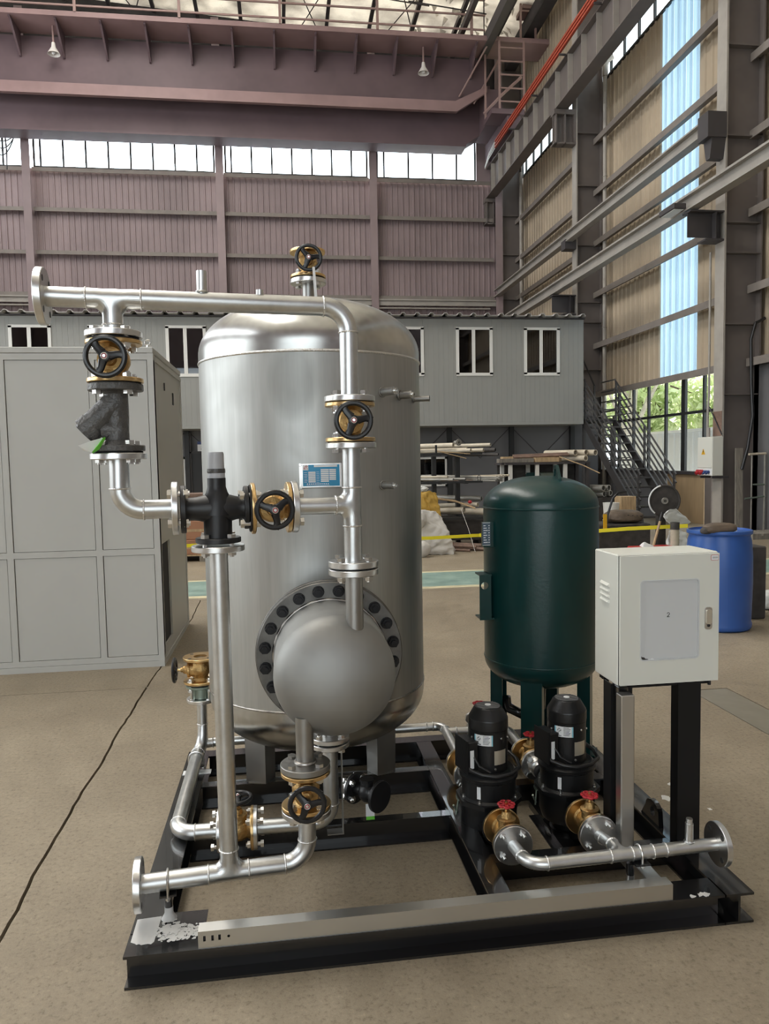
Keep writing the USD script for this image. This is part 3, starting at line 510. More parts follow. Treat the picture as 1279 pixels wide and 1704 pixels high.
part(sk, 'lifting_lug', prism(lug, 1.362, 1.38, 'x'), 'skid_black', smooth=False)
def splat(cx, cy, rx, ry, n, seed, z=.1003, big=.013):
    from shapely.ops import unary_union
    g = np.random.default_rng(seed); ps = []
    for _ in range(n):
        x, y = cx+np.clip(g.normal(0, .5), -1, 1)*rx, cy+np.clip(g.normal(0, .5), -1, 1)*ry; q = g.uniform(.002, big)
        ps.append(Polygon([(x+q*g.uniform(.4, 1.3)*math.cos(t), y+q*g.uniform(.4, 1.1)*math.sin(t)) for t in np.linspace(0, 5.6, 8)]).buffer(0))
    u = unary_union(ps); ms = [prism(q, z, z+.0008, 'z') for q in getattr(u, 'geoms', [u]) if q.area > 1e-7]
    return J(ms)
part(sk, 'zinc_patch', prism([(-.468, 2.172), (-.462, 2.166), (-.455, 2.168), (-.448, 2.163), (-.43, 2.165), (-.42, 2.162), (-.413, 2.172), (-.41, 2.296), (-.482, 2.29), (-.481, 2.18)], .1002, .101, 'z'), 'zinc_spray', 'grey white primer patch', smooth=False)
part(sk, 'zinc_patch', J(splat(-.345, 2.205, .075, .035, 200, 4, .1003, .010), splat(-.385, 2.255, .03, .045, 60, 5, .1012, .006), splat(-.375, 2.222, .035, .03, 90, 6, .1022, .011)), 'zinc_spray', smooth=False, kind='stuff')
part(sk, 'foot_plate', box(-.395, -.27, 2.18, 2.31, .094, .1), 'skid_black', smooth=False)
part(sk, 'weld_mark', J(splat(1.28, 2.128, .03, .006, 14, 8)), 'zinc_spray', smooth=False)

# ---------------------------------------------------------------- cable tray
ct = thing('cable_tray', 'bent stainless cable tray along the front beam rising to the control cabinet', 'cable tray', (-.28, 2.118, .1))
fr = sbox(-.28, .1, 1.18, .151)
for i, x in enumerate((-.262, -.239, -.219)): fr = fr.difference(sbox(x-.0035, .121, x+.0035, .137))
fr = fr.difference(Point(-.193, .130).buffer(.004))
part(ct, 'front_plate', prism(fr, 2.118, 2.1195, 'y'), 'tray_steel', smooth=False)
part(ct, 'tray_body', J(box(-.28, 1.18, 2.1195, 2.162, .1495, .151), box(-.28, 1.18, 2.160, 2.162, .101, .1495), box(1.178, 1.18, 2.1195, 2.162, .1, .15)), 'tray_steel', smooth=False)
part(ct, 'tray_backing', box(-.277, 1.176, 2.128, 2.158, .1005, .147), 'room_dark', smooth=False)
part(ct, 'branch_tray', rbox(1.115, 1.165, 2.162, 2.36, .1, .1505, .002), 'tray_steel', smooth=False)
part(ct, 'riser', rbox(1.118, 1.166, 2.352, 2.396, .1, .685, .003), 'tray_steel_vert', smooth=False)
part(ct, 'riser_rim', J(box(1.12, 1.164, 2.355, 2.394, .685, .6855)), 'print_black', smooth=False)

# ---------------------------------------------------------------- cabinet and stand
cs = thing('cabinet_stand', 'two black steel posts holding up the control cabinet', 'stand', (1.26, 2.45, .1))
part(cs, 'post', J(box(1.365, 1.45, 2.425, 2.431, .1, .7), box(1.365, 1.371, 2.431, 2.475, .1, .7), box(1.444, 1.45, 2.431, 2.475, .1, .7)), 'post_black', smooth=False)
part(cs, 'post', J(box(1.12, 1.20, 2.44, 2.446, .1, .7), box(1.12, 1.126, 2.446, 2.5, .1, .7), box(1.194, 1.2, 2.446, 2.5, .1, .7)), 'post_black', smooth=False)
part(cs, 'top_rail', J(box(1.14, 1.49, 2.43, 2.47, .685, .6995), box(1.14, 1.49, 2.54, 2.58, .685, .6995)), 'post_black', smooth=False)
part(cs, 'cable_neck', rbox(1.13, 1.165, 2.40, 2.435, .66, .7, .002), 'skid_black', smooth=False)
cb = thing('control_cabinet', 'off-white electrical control cabinet with framed window panel standing on black posts', 'control cabinet', (1.316, 2.5, .7))
part(cb, 'body', rbox(1.13, 1.502, 2.413, 2.60, .7, 1.16, .004), 'cabinet_white', smooth=20)
part(cb, 'door_gap', box(1.134, 1.498, 2.4095, 2.413, .704, 1.156), 'print_black', smooth=False)
wo = sbox(1.135, .705, 1.4975, 1.1555); wi = sbox(1.219, .801, 1.411, 1.057).buffer(.013, quad_segs=4)
part(cb, 'door', prism(wo.difference(wi), 2.397, 2.4095, 'y'), 'cabinet_white', smooth=False)
part(cb, 'window_rim', prism(wi.difference(wi.buffer(-.004)), 2.3955, 2.4000, 'y'), 'cabinet_window', smooth=False)
part(cb, 'window_panel', prism(wi.buffer(-.004), 2.4005, 2.403, 'y'), 'cabinet_window', 'pale protective film over the window panel', smooth=False)
part(cb, 'torn_corner', prism([(1.210, .806), (1.213, .801), (1.2135, .789), (1.222, .788), (1.234, .7885), (1.236, .794), (1.228, .795), (1.222, .801), (1.218, .8)], 2.3995, 2.4004, 'y'), 'print_black', 'black gap where the film is torn', smooth=False)
part(cb, 'torn_film', prism([(1.237, .788), (1.239, .794), (1.246, .793), (1.252, .796), (1.258, .793), (1.258, .788)], 2.3985, 2.4, 'y'), 'label_white', smooth=False)
tx = meshkit.text_mesh('2', .016, .0006); tx.apply_transform(TF.rotation_matrix(math.pi/2, [1, 0, 0])); tx.apply_translation((1.304, 2.4004, .938)); part(cb, 'number_print', tx, 'print_black', smooth=False)
hs = sbox(1.4535, .899, 1.4605, .957).buffer(.0105, quad_segs=6)
lk = part(cb, 'lock_plate', prism(hs, 2.3935, 2.397, 'y'), 'flange_steel', smooth=30)
part(lk, 'handle', prism(sbox(1.4545, .915, 1.4595, .953).buffer(.007, quad_segs=6), 2.388, 2.3935, 'y'), 'plate_alu', smooth=30); part(lk, 'keyhole', disc((1.457, 2.3925, .903), (0, 1, 0), .0055, .004, .0005, 16), 'print_black')
for i in range(4):
    z = 1.048-.0195*i; part(cb, 'louver', trimesh.Trimesh([(1.1302, 2.545, z+.006), (1.1302, 2.475, z+.006-.004), (1.1222, 2.54, z-.002), (1.1222, 2.48, z-.006), (1.1302, 2.545, z-.006), (1.1302, 2.475, z-.010)]).convex_hull, 'cabinet_white', smooth=False)
part(cb, 'sticker', prism(sbox(1.468, 1.1335, 1.491, 1.147).buffer(.003), 2.3962, 2.3969, 'y'), 'print_red', 'small sticker with dark red rim', smooth=False)
part(cb, 'sticker_face', prism(sbox(1.468, 1.1335, 1.491, 1.147).buffer(.0015), 2.3958, 2.3963, 'y'), 'label_white', smooth=False)
part(cb, 'sticker_print', J([box(1.471+.0042*k, 1.474+.0042*k, 2.3954, 2.3959, 1.1375, 1.144) for k in range(5)]), 'tape_grey', smooth=False)
for x, y in ((1.15, 2.57), (1.148, 2.53), (1.484, 2.43)): part(cb, 'bottom_bolt', rod((x, y, .68), (x, y, .70), .006, 8), 'bolt_black')

# ---------------------------------------------------------------- stainless tank
TX, TY_, TR = .135, 3.40, .488
tk = thing('storage_tank', 'large upright brushed stainless steel storage tank with domed ends', 'tank', (TX, TY_, .1))
T0 = lambda m: m.apply_translation((TX, TY_, 0))
part(tk, 'shell', T0(lathe([(TR, .505), (TR, .8), (TR, 1.2), (TR, 1.6), (TR, 1.922)], 128)), 'stainless', smooth=True)
part(tk, 'top_head', T0(lathe([(TR, 1.932), (TR, 1.965)]+[(TR*math.cos(a)**.92, 1.965+.245*math.sin(a)) for a in np.linspace(.05, math.pi/2, 30)[:-1]]+[(0, 2.21)], 128)), 'stainless_head', smooth=True)
part(tk, 'bottom_head', T0(lathe([(0, .225)]+[(TR*math.cos(a)**.92, .465-.24*math.sin(a)) for a in np.linspace(math.pi/2, .05, 30)[1:]]+[(TR, .465), (TR, .497)], 128)), 'stainless_head', smooth=True)
part(tk, 'weld_seam', T0(ring((0, 0, 1.927), (0, 0, 1), TR-.001, .006, 128, 8)), 'weld', smooth=True); part(tk, 'weld_seam', T0(ring((0, 0, .501), (0, 0, 1), TR-.001, .005, 128, 8)), 'weld_dark', smooth=True)
for ang, n in ((-148, 0), (-32, 1), (90, 2)):
    a = math.radians(ang); c = np.array([TX+.315*math.cos(a), TY_+.315*math.sin(a)]); L = []
    sgn = {0: -1, 1: 1, 2: 1}[n]
    for dx, dy in ((1, 0), (0, 1)):
        pass
    w = .062
    # bent plate leg: two faces meeting in a vertical edge towards the front
    face1 = trimesh.Trimesh([(c[0]-w, c[1], .104), (c[0]+.35*w, c[1]-.5*w, .104), (c[0]+.35*w, c[1]-.5*w, .40), (c[0]-w*1.1, c[1], .42), (c[0]-w, c[1]+.008, .104), (c[0]+.35*w, c[1]-.5*w+.008, .104), (c[0]+.35*w, c[1]-.5*w+.008, .40), (c[0]-w*1.1, c[1]+.008, .42)]).convex_hull
    face2 = trimesh.Trimesh([(c[0]+.35*w, c[1]-.5*w, .104), (c[0]+w, c[1]+.5*w, .104), (c[0]+w*1.05, c[1]+.5*w, .42), (c[0]+.35*w, c[1]-.5*w, .40), (c[0]+.35*w-.006, c[1]-.5*w+.008, .104), (c[0]+w-.008, c[1]+.5*w, .104), (c[0]+w*1.05-.008, c[1]+.5*w, .42), (c[0]+.35*w-.008, c[1]-.5*w+.008, .40)]).convex_hull
    m = J(face1, face2, prism([(c[0]-w*.9, c[1]-.01), (c[0]+.35*w, c[1]-.5*w), (c[0]+w, c[1]+.5*w), (c[0], c[1]+.06)], .1002, .106, 'z'))
    if ang == -32: m.apply_transform(TF.translation_matrix((c[0], c[1], 0)) @ np.diag([-1, 1, 1, 1]) @ TF.translation_matrix((-c[0], -c[1], 0))); m.invert()
    part(tk, 'leg', m, 'stainless_dull', smooth=False)
# water marks of the shell: thin dull film patches
def on_shell(x, z, off=.0006):
    a = math.asin(np.clip((x-TX)/TR, -1, 1)); return (TX+(TR+off)*math.sin(a), TY_-(TR+off)*math.cos(a), z)
# instrument stubs on the right of the shell
def stub(name, x0, z, L, r, inner=True, ux=.55, lab=None):
    p = np.array(on_shell(x0, z)); d = np.array([ux, -math.sqrt(1-ux*ux), 0]); e = p+d*L; q = p-d*.03
    t = part(tk, name, J(hollow(q, e, r, r*.3, 20), ring(p+d*.002, d, r+.002, .003, 20, 6)), 'stainless_dull', lab)
    if inner: part(t, 'inner_fitting', J(hexnut(e-d*.002, d, r*1.75, .012), hollow(e, e+d*.012, r*.55, r*.25, 14)), 'bolt_steel')
stub('gauge_stub', .405, 1.772, .075, .0165); stub('gauge_stub', .485, 1.765, .055, .0165, ux=.8); stub('gauge_stub', .56, 1.757, .07, .012, False, ux=.93)
stub('gauge_stub', .400, 1.398, .07, .0145); stub('gauge_stub', .425, .815, .035, .007)
# nozzle and valve on top
nz = part(tk, 'top_nozzle', rod((TX, TY_, 2.17), (TX, TY_, 2.288), .026, 24), 'stainless_dull')
part(nz, 'nozzle_flange', disc((TX, TY_, 2.297), (0, 0, 1), .08, .02), 'flange_steel')
# name plate
npb = part(tk, 'name_plate', J(rbox(.070, .224, 2.896, 2.899, 1.398, 1.492, .001), box(.062, .071, 2.885, 2.94, 1.396, 1.492), box(.222, .226, 2.896, 2.93, 1.398, 1.492)), 'flange_steel', 'blue and white printed name plate', smooth=False)
part(npb, 'blue_print', J(box(.076, .218, 2.8952, 2.896, 1.404, 1.4865)), 'label_blue', smooth=False)
wh = [box(.076, .098, 2.8944, 2.8951, 1.466, 1.4865), box(.119, .209, 2.8944, 2.8951, 1.4775, 1.4855)]
for k in range(7): wh.append(box(.097, .125, 2.8944, 2.8951, 1.460-.0062*k-.0047, 1.460-.0062*k))
for k in range(7):
    wh.append(box(.145, .176, 2.8944, 2.8951, 1.4690-.0073*k-.0057, 1.4690-.0073*k))
    if k < 6: wh.append(box(.178, .204, 2.8944, 2.8951, 1.4690-.0073*k-.0057, 1.4690-.0073*k))
for k in range(7): wh += [box(.080, .092+.001*(k % 3), 2.8944, 2.8951, 1.457-.0062*k-.0012, 1.457-.0062*k), box(.128, .139+.001*(k % 2), 2.8944, 2.8951, 1.459-.0067*k-.0011, 1.459-.0067*k)]
for k in range(11): wh.append(box(.091+.0080*k, .0955+.0080*k, 2.8944, 2.8951, 1.4105, 1.4145))
wh.append(box(.09, .178, 2.8944, 2.8951, 1.4065, 1.4078))
part(npb, 'white_print', J(wh), 'label_white', smooth=False)
part(npb, 'red_print', J([box(.080+.004*(k % 4), .083+.004*(k % 4), 2.8938, 2.8944, 1.470+.004*(k//4), 1.473+.004*(k//4)) for k in (0, 1, 3, 4, 6, 9, 10, 11, 14)]), 'print_red', smooth=False)
for x, z in ((.0665, 1.485), (.0665, 1.404)): part(npb, 'rivet', disc((x, 2.884, z), (0, 1, 0), .005, .006, .001, 12), 'bolt_steel')

# ---------------------------------------------------------------- exchanger head bolted to the tank front
EX, EZ = .150, .803
eh = thing('exchanger_head', 'round dull steel exchanger dome bolted to the lower tank front', 'heat exchanger', (EX, 2.68, EZ))
part(eh, 'shell_neck', rod((EX, 2.70, EZ), (EX, 3.0, EZ), .205, 48), 'stainless_dull')
part(eh, 'back_flange', disc((EX, 2.695, EZ), (0, 1, 0), .267, .026, .002, 96), 'flange_dark_steel')
part(eh, 'front_flange', disc((EX, 2.666, EZ), (0, 1, 0), .2645, .028, .003, 96), 'flange_dark_steel')
prof = [(.202, 0), (.200, .02), (.1995, .255)]+[(.1995*math.cos(a), .255+.135*math.sin(a)) for a in np.linspace(.05, math.pi/2, 26)[:-1]]+[(0, .39)]
part(eh, 'dome', place(lathe(prof, 96), (EX, 2.652, EZ), (0, -1, 0)), 'stainless_dome', smooth=True)
part(eh, 'weld_seam', ring((EX, 2.65, EZ), (0, 1, 0), .201, .006, 80), 'weld_dark', smooth=True)
for k in range(20):
    a = math.radians(81+18*k); p = np.array([EX+.2335*math.cos(a), 2.652, EZ+.2335*math.sin(a)])
    if abs(math.degrees(a) % 360-63) < 3: pass
    b = part(eh, 'stud_bolt', J(disc(p+[0, -.003, 0], (0, 1, 0), .0215, .005, .0008, 24), hexnut(p+[0, -.014, 0], (0, 1, 0), .033, .018), rod(p+[0, -.02, 0], p+[0, -.036, 0], .0105, 14)), 'bolt_black', smooth=25)

# ---------------------------------------------------------------- flanged fittings
U = np.array([1, .12, 0])/math.hypot(1, .12); UZ = np.array([0, 0, 1.0]); UN = np.array([U[1], -U[0], 0])
UE = np.array([math.cos(.09), math.sin(.09), 0]); UEN = np.array([UE[1], -UE[0], 0])
def P(x, z): return np.array([x, 2.275+(x+.47)*.12, z])
PR, FR = .0285, .08
def flange(t, c, d, r=FR, th=.018, bore=.0, m='flange_steel', lab=None): return part(t, 'flange', disc(c, d, r, th, .002, 48, bore), m, lab)
def bolts(t, c, d, L, pcd=.0605, n=4, a0=45, r=.0075, local=False, up=None):
    """n bolts through a flange joint; d points to the nut side"""
    x, y, d = frame_of(d)
    if up is not None: x = np.cross(up, d); x /= np.linalg.norm(x); y = np.cross(d, x)
    for k in range(n):
        a = math.radians(a0+360/n*k); p = np.array(c)+pcd*(math.cos(a)*x+math.sin(a)*y)
        part(t, 'bolt', J(hexnut(p-d*(L/2+.006), d, .024, .011), hexnut(p+d*(L/2+.006), d, .024, .012), rod(p-d*(L/2+.006), p+d*(L/2+.017), r, 10), disc(p+d*(L/2), d, .0145, .002, .0003, 16)), 'bolt_steel', local=local, smooth=25)
def tee(t, a, b, c, e, r=PR, name='tee'):
    """run a-b with a branch from its axis point c to e, the joint blended"""
    import manifold3d as m3
    def cyl(p, q): m = rod(p, q, r, 40); return m3.Manifold(m3.Mesh(np.asarray(m.vertices, np.float32), np.asarray(m.faces, np.uint32)))
    a, b, c, e = (np.array(q, float) for q in (a, b, c, e)); M = (cyl(a, b)+cyl(c, e)).refine_to_length(.007).to_mesh()
    m = trimesh.Trimesh(M.vert_properties[:, :3], M.tri_verts, process=True); v0 = m.vertices.copy(); trimesh.smoothing.filter_laplacian(m, lamb=.5, iterations=26, volume_constraint=False); v1 = m.vertices
    def ax(p, q): d = (q-p)/np.linalg.norm(q-p); k = (v0-p)@d; return np.linalg.norm(v0-p-np.outer(k, d), axis=1), np.minimum(k, np.linalg.norm(q-p)-k)
    d1, k1 = ax(a, b); d2, k2 = ax(c, e); near = np.clip(1-np.abs(np.maximum(d1, 0)-r)/.02, 0, 1)*np.clip(1-np.abs(d2-r)/.02, 0, 1)
    w = np.clip(near*1.6, 0, 1)*np.clip(k1/.012, 0, 1); m.vertices = v0*(1-w[:, None])+v1*w[:, None]; return part(t, name, m, 'pipe_steel', smooth=50)
def bead(t, c, d, r=PR): return part(t, 'weld_bead', ring(c, d, r+.0004, .0028, 28, 8), 'weld')
def handwheel(R=.0595, n=40):
    """local: axis +z towards the viewer, rim in the xy plane"""
    rim = ring((0, 0, 0), (0, 0, 1), R-.0078, .0078, 48, 10); sp = []
    for k in range(3):
        a = math.radians(90+120*k+25); q = []
        for s in np.linspace(.012, R-.005, 7): q.append((s*math.cos(a+.25*math.sin(s/R*3)), s*math.sin(a+.25*math.sin(s/R*3)), .006*math.cos(s/R*2.2)))
        m = sweep(q, [.013, .0115, .0105, .010, .010, .0105, .012], 8); m.apply_scale((1, 1, .62)); sp.append(m)
    return J(rim, sp, lathe([(0, -.012), (.014, -.012), (.0165, 0), (.0155, .009), (.012, .011), (0, .011)], 24))
def build_valve(t, both=True):
    """brass globe valve, pipe along local z, handwheel towards local -y"""
    body = J(lathe([(.0, -.052), (.045, -.052), (.04, -.044), (.033, -.036), (.036, -.024), (.044, -.008), (.045, .004), (.042, .018), (.034, .034), (.04, .044), (.045, .049), (0, .049)], 36),
             place(lathe([(.040, 0), (.034, .035), (.032, .046), (.036, .048), (.036, .058), (.02, .062), (.017, .078), (.011, .080), (.011, .09), (0, .09)], 28), (0, 0, 0), (0, -1, 0)))
    part(t, 'body', body, 'brass_rough', local=True)
    for s in (-1, 1):
        op = s > 0 and not both
        f = part(t, 'brass_flange', disc((0, 0, s*.0545), (0, 0, 1), .079, .0125, .002, 48, .03 if op else 0), 'brass', local=True)
        if op: part(f, 'bolt_hole', J([disc((.0605*math.cos(q), .0605*math.sin(q), .0609), (0, 0, 1), .0085, .001, .0001, 14) for q in np.radians([45, 135, 225, 315])]), 'print_black', local=True); part(f, 'bore', disc((0, 0, .05), (0, 0, 1), .0305, .002, .0002, 24), 'rubbish', local=True)
        else: part(f, 'gasket', disc((0, 0, s*.0635), (0, 0, 1), .072, .0045, .0005, 32), 'gasket', local=True)
    part(t, 'stem', rod((0, -.085, 0), (0, -.118, 0), .006, 12), 'brass', local=True)
    h = part(t, 'handwheel', place(handwheel(), (0, -.118, 0), (0, -1, 0)), 'wheel_black', local=True)
    part(h, 'hub_badge', disc((0, -.1295, 0), (0, 1, 0), .0085, .003, .0008, 18), 'hub_red', 'red badge', local=True); part(h, 'stem_nut', J(disc((0, -.1315, 0), (0, 1, 0), .0045, .003, .0005, 12), ring((0, -.1305, 0), (0, 1, 0), .0085, .0012, 20, 6)), 'bolt_steel', local=True)
    for s in ((-1, 1) if both else (-1,)): bolts(t, (0, 0, s*.066), (0, 0, -s), .036, local=True, up=(0, 1, 0))
def valve(pos, z, y, label, both=True): return copy_of('globe_valve' if both else 'open_valve', lambda t: build_valve(t, both), 'globe_valve', label, 'valve', pose(pos, z, y))
YB_ = (0, 1, 0)
vz = [P(-0.4751, 1.7982), P(-0.0403, 1.3592), P(0.2142, 1.6204), P(0.0453, 0.4557)]
valve(vz[0], (0, 0, 1), YB_, 'brass valve with black handwheel above the grey Y-strainer')
valve(vz[1], U, (-U[1], U[0], 0), 'sideways brass valve between the black three-way valve and the name plate')
valve(vz[2], (0, 0, 1), YB_, 'brass valve with black handwheel on the riser right of the tank centre')
valve(vz[3], (0, 0, 1), YB_, 'brass valve with black handwheel below the exchanger dome')
valve((TX, TY_, 2.297+.009+.0675), (0, 0, 1), YB_, 'brass valve with black handwheel on the very top of the tank', False)
single('white_strap', trimesh.Trimesh([(x, y, z) for y in (3.262, 3.268) for x, z in ((.149, 2.33), (.160, 2.33), (.168, 2.185), (.156, 2.185))]).convex_hull, 'white_rubber', 'white flat strap hanging from the handwheel of the topmost valve', 'strap')

# ---------------------------------------------------------------- upper header
uh = thing('header_pipe', 'shiny steel header pipe running across above the tank to the riser', 'pipe', P(-0.6598, 1.9799))
H0, Hc = P(-0.6631, 1.979), P(0.2147, 1.9773)
tz = lambda x: 1.979+(x-(-0.6631))*-0.0019
c1 = P(-0.4751, tz(-0.4751))
flange(uh, P(-0.6598, 1.9789), UE, th=.022, lab='open end flange'); part(uh, 'flange_hole', J([disc(P(-0.6598, 1.9789)+UE*.0112+.0605*(math.cos(a)*UEN+math.sin(a)*UZ), UE, .009, .001, .0001, 16) for a in np.radians([45, 135, 225, 315])]), 'print_black')
part(uh, 'pipe', rod(P(-0.6631, 1.979), P(-0.5549, tz(-0.5549)), PR, 32), 'pipe_steel'); tee(uh, P(-0.5549, tz(-0.5549)), P(-0.3964, tz(-0.3964)), c1, c1-[0, 0, .075])
for x in (-.545, -.395): bead(uh, P(x, tz(x)), U)
bead(uh, c1-[0, 0, .075], UZ)
part(uh, 'drop_pipe', rod(c1-[0, 0, .075], P(-0.4751, 1.869), PR, 32), 'pipe_steel'); flange(uh, P(-0.4751, 1.8755), UZ)
bq = bend(P(-0.3964, tz(-0.3964)), Hc, Hc-[0, 0, .3], .078); part(uh, 'pipe', rod(P(-0.3964, tz(-0.3964)), bq[0], PR, 32), 'pipe_steel'); part(uh, 'elbow', sweep(bq, PR+.0003, 32), 'pipe_steel')
bead(uh, bq[0], U); bead(uh, bq[-1], UZ)
part(uh, 'drop_pipe', rod(bq[-1], P(0.2147, 1.6896), PR, 32), 'pipe_steel'); flange(uh, P(0.2142, 1.6929), UZ)
s1 = P(-0.2233, tz(-0.2233)); part(uh, 'stub', J(hollow(s1+[0, 0, .02], s1+[0, 0, .09], .0155, .004, 20), ring(s1+[0, 0, .029], UZ, .0165, .0035, 20, 6)), 'pipe_steel')
s1 = P(-0.0545, tz(-0.0545)); part(uh, 'stub', hollow(s1+[0, 0, .02], s1+[0, 0, .042], .0115, .004, 20), 'pipe_steel')

# ---------------------------------------------------------------- strainer, elbow spool
ys = thing('y_strainer', 'dark grey cast Y-strainer hanging below the left valve', 'strainer', P(-0.4751, 1.5404))
q0 = P(-0.4751, 1.6466); bd = (-U*.74-UZ*.67)
part(ys, 'body', J(lathe([(0, 1.555), (.046, 1.555), (.033, 1.572), (.0325, 1.6), (.034, 1.64), (.0335, 1.69), (.033, 1.705), (.046, 1.714), (0, 1.714)], 36).apply_translation((P(-0.4751, -0.0163)[0], P(-0.4751, -0.0163)[1], 0)),
     rod(q0+UZ*.035, q0+UZ*.03+bd*.098, .038, 28), sweep([q0+bd*.06-UZ*.005, q0+bd*.035-UZ*.02, q0-UZ*.045+U*.002, q0-UZ*.075], [.028, .032, .034, .034], 20)), 'cast_grey')
part(ys, 'cap', J(rod(q0+UZ*.03+bd*.09, q0+UZ*.03+bd*.118, .0405, 28), rod(q0+UZ*.03+bd*.118, q0+UZ*.03+bd*.126, .032, 8)), 'cast_grey')
flange(ys, P(-0.4751, 1.7239), UZ, .0775, .02, m='cast_grey'); flange(ys, P(-0.4751, 1.548), UZ, .076, .017, m='cast_grey')
part(ys, 'gasket', disc(P(-0.4751, 1.5364), UZ, .07, .005), 'gasket')
bolts(ys, P(-0.4751, 1.5384), -UZ, .04, up=(0, 1, 0))
tg = single('tag', trimesh.Trimesh([tuple(P(-0.5602, 1.557)+q) for q in ((-.012, -.05, .0), (.03, -.07, .012), (.062, -.075, .02), (.064, -.06, .006), (.03, -.03, -.02), (-.004, -.03, -.014), (.03, -.05, -.022), (.06, -.055, -.004))]).convex_hull, 'label_white', 'creased white and green paper tag stuck on the strainer flange', 'tag')
part(tg, 'green_end', trimesh.Trimesh([tuple(P(-0.5602, 1.557)+q) for q in ((.03, -.071, -.02), (.05, -.077, .0), (.066, -.079, .022), (.07, -.072, .02), (.05, -.066, -.012), (.03, -.06, -.024))]).convex_hull, 'tag_green', local=True)
es = thing('elbow_pipe', 'shiny steel elbow pipe from the strainer down to the black three-way valve', 'pipe', P(-0.4751, 1.3686))
flange(es, P(-0.4751, 1.5248), UZ); e0 = bend(P(-0.4751, 1.5), P(-0.4751, 1.3651), P(-0.2984, 1.3672), .064)
part(es, 'pipe', rod(P(-0.4751, 1.5202), e0[0], PR, 32), 'pipe_steel'); part(es, 'elbow', sweep(e0, PR+.0003, 32), 'pipe_steel'); part(es, 'pipe', rod(e0[-1], P(-0.324, 1.3669), PR, 32), 'pipe_steel')
bead(es, e0[0], UZ); bead(es, e0[-1], U); flange(es, P(-0.3225, 1.3669), U); bolts(es, P(-0.3143, 1.367), U, .036, up=UZ)

# ---------------------------------------------------------------- three-way valve
tw = thing('three_way_valve', 'matt black cast three-way control valve with taped grey stem', 'valve', P(-0.1921, 1.3621))
cz = 1.363; C3 = P(-.2, cz)
lx = [(0, -.098), (.036, -.098), (.034, -.085), (.036, -.06), (.043, -.03), (.046, 0), (.043, .03), (.036, .055), (.033, .07), (.036, .082), (0, .082)]
part(tw, 'body', J(place(lathe(lx, 36), C3, U), rod(C3, C3-UZ*.088, .0425, 32), place(lathe([(.05, -.02), (.046, .02), (.032, .05), (.0275, .065), (.0275, .092), (0, .092)], 32), C3, UZ)), 'valve_black')
flange(tw, C3-U*.100, U, .072, .016, m='valve_black'); flange(tw, C3+U*.086, U, .066, .014, m='valve_black'); flange(tw, C3-UZ*.096, UZ, .068, .016, m='valve_black')
part(tw, 'stem_tape', J(place(lathe([(0, .09), (.0262, .09), (.0255, .12), (.0245, .125), (.024, .165), (.022, .17), (0, .17)], 28), C3, UZ)), 'tape_grey', 'grey tape wrapped round the stem')
part(tw, 'stem_band', place(lathe([(.0268, .107), (.0275, .112), (.0268, .12), (.0255, .118), (.0268, .107)], 28), C3, UZ), 'cast_grey')
part(tw, 'gasket', disc(C3+U*.0955, U, .05, .004), 'gasket')
bolts(tw, C3-UZ*.108, -UZ, .04, .055, a0=40, up=(0, 1, 0))

# ---------------------------------------------------------------- right riser
rr = thing('riser_pipe', 'steel riser pipe with tee feeding down into the exchanger dome', 'pipe', P(0.2142, 1.1682))
X0 = P(0.2156, 0.0783); V = lambda z, x=0.2156: P(x, z)
flange(rr, V(1.5474), UZ); part(rr, 'pipe', rod(V(1.5427), V(1.4194), PR, 32), 'pipe_steel')
tee(rr, V(1.4194), V(1.3038), V(1.3607), P(0.162, 1.36))
for z in (1.415, 1.293): bead(rr, V(z), UZ)
bead(rr, P(0.162, 1.36), U); part(rr, 'branch_pipe', rod(P(0.162, 1.36), P(0.0338, 1.3597), PR-.002, 32), 'pipe_steel'); flange(rr, P(0.0313, 1.3599), U)
part(rr, 'pipe', rod(V(1.3038), V(1.173), PR, 32), 'pipe_steel'); flange(rr, V(1.1725), UZ, th=.02); part(rr, 'gasket', disc(V(1.1593), UZ, .07, .006), 'gasket')
bolts(rr, V(1.1593), -UZ, .05, up=(0, 1, 0))
nt = part(eh, 'inlet_nozzle', rod(V(1.1493), V(0.9598), PR, 32), 'stainless_dull', 'dull upper nozzle of the dome'); part(nt, 'nozzle_flange', disc(V(1.147), UZ, FR, .02, .002, 48), 'flange_steel')
nb = part(eh, 'outlet_nozzle', rod(P(0.0453, 0.6908), P(0.0453, 0.5367), PR, 32), 'stainless_dull', 'dull lower nozzle of the dome'); part(nb, 'nozzle_flange', disc(P(0.0453, 0.5299), UZ, FR, .02, .002, 48), 'stainless_dull')
part(nb, 'weld_bead', ring(P(0.0453, 0.5444), UZ, PR+.002, .006, 28), 'weld_dark')

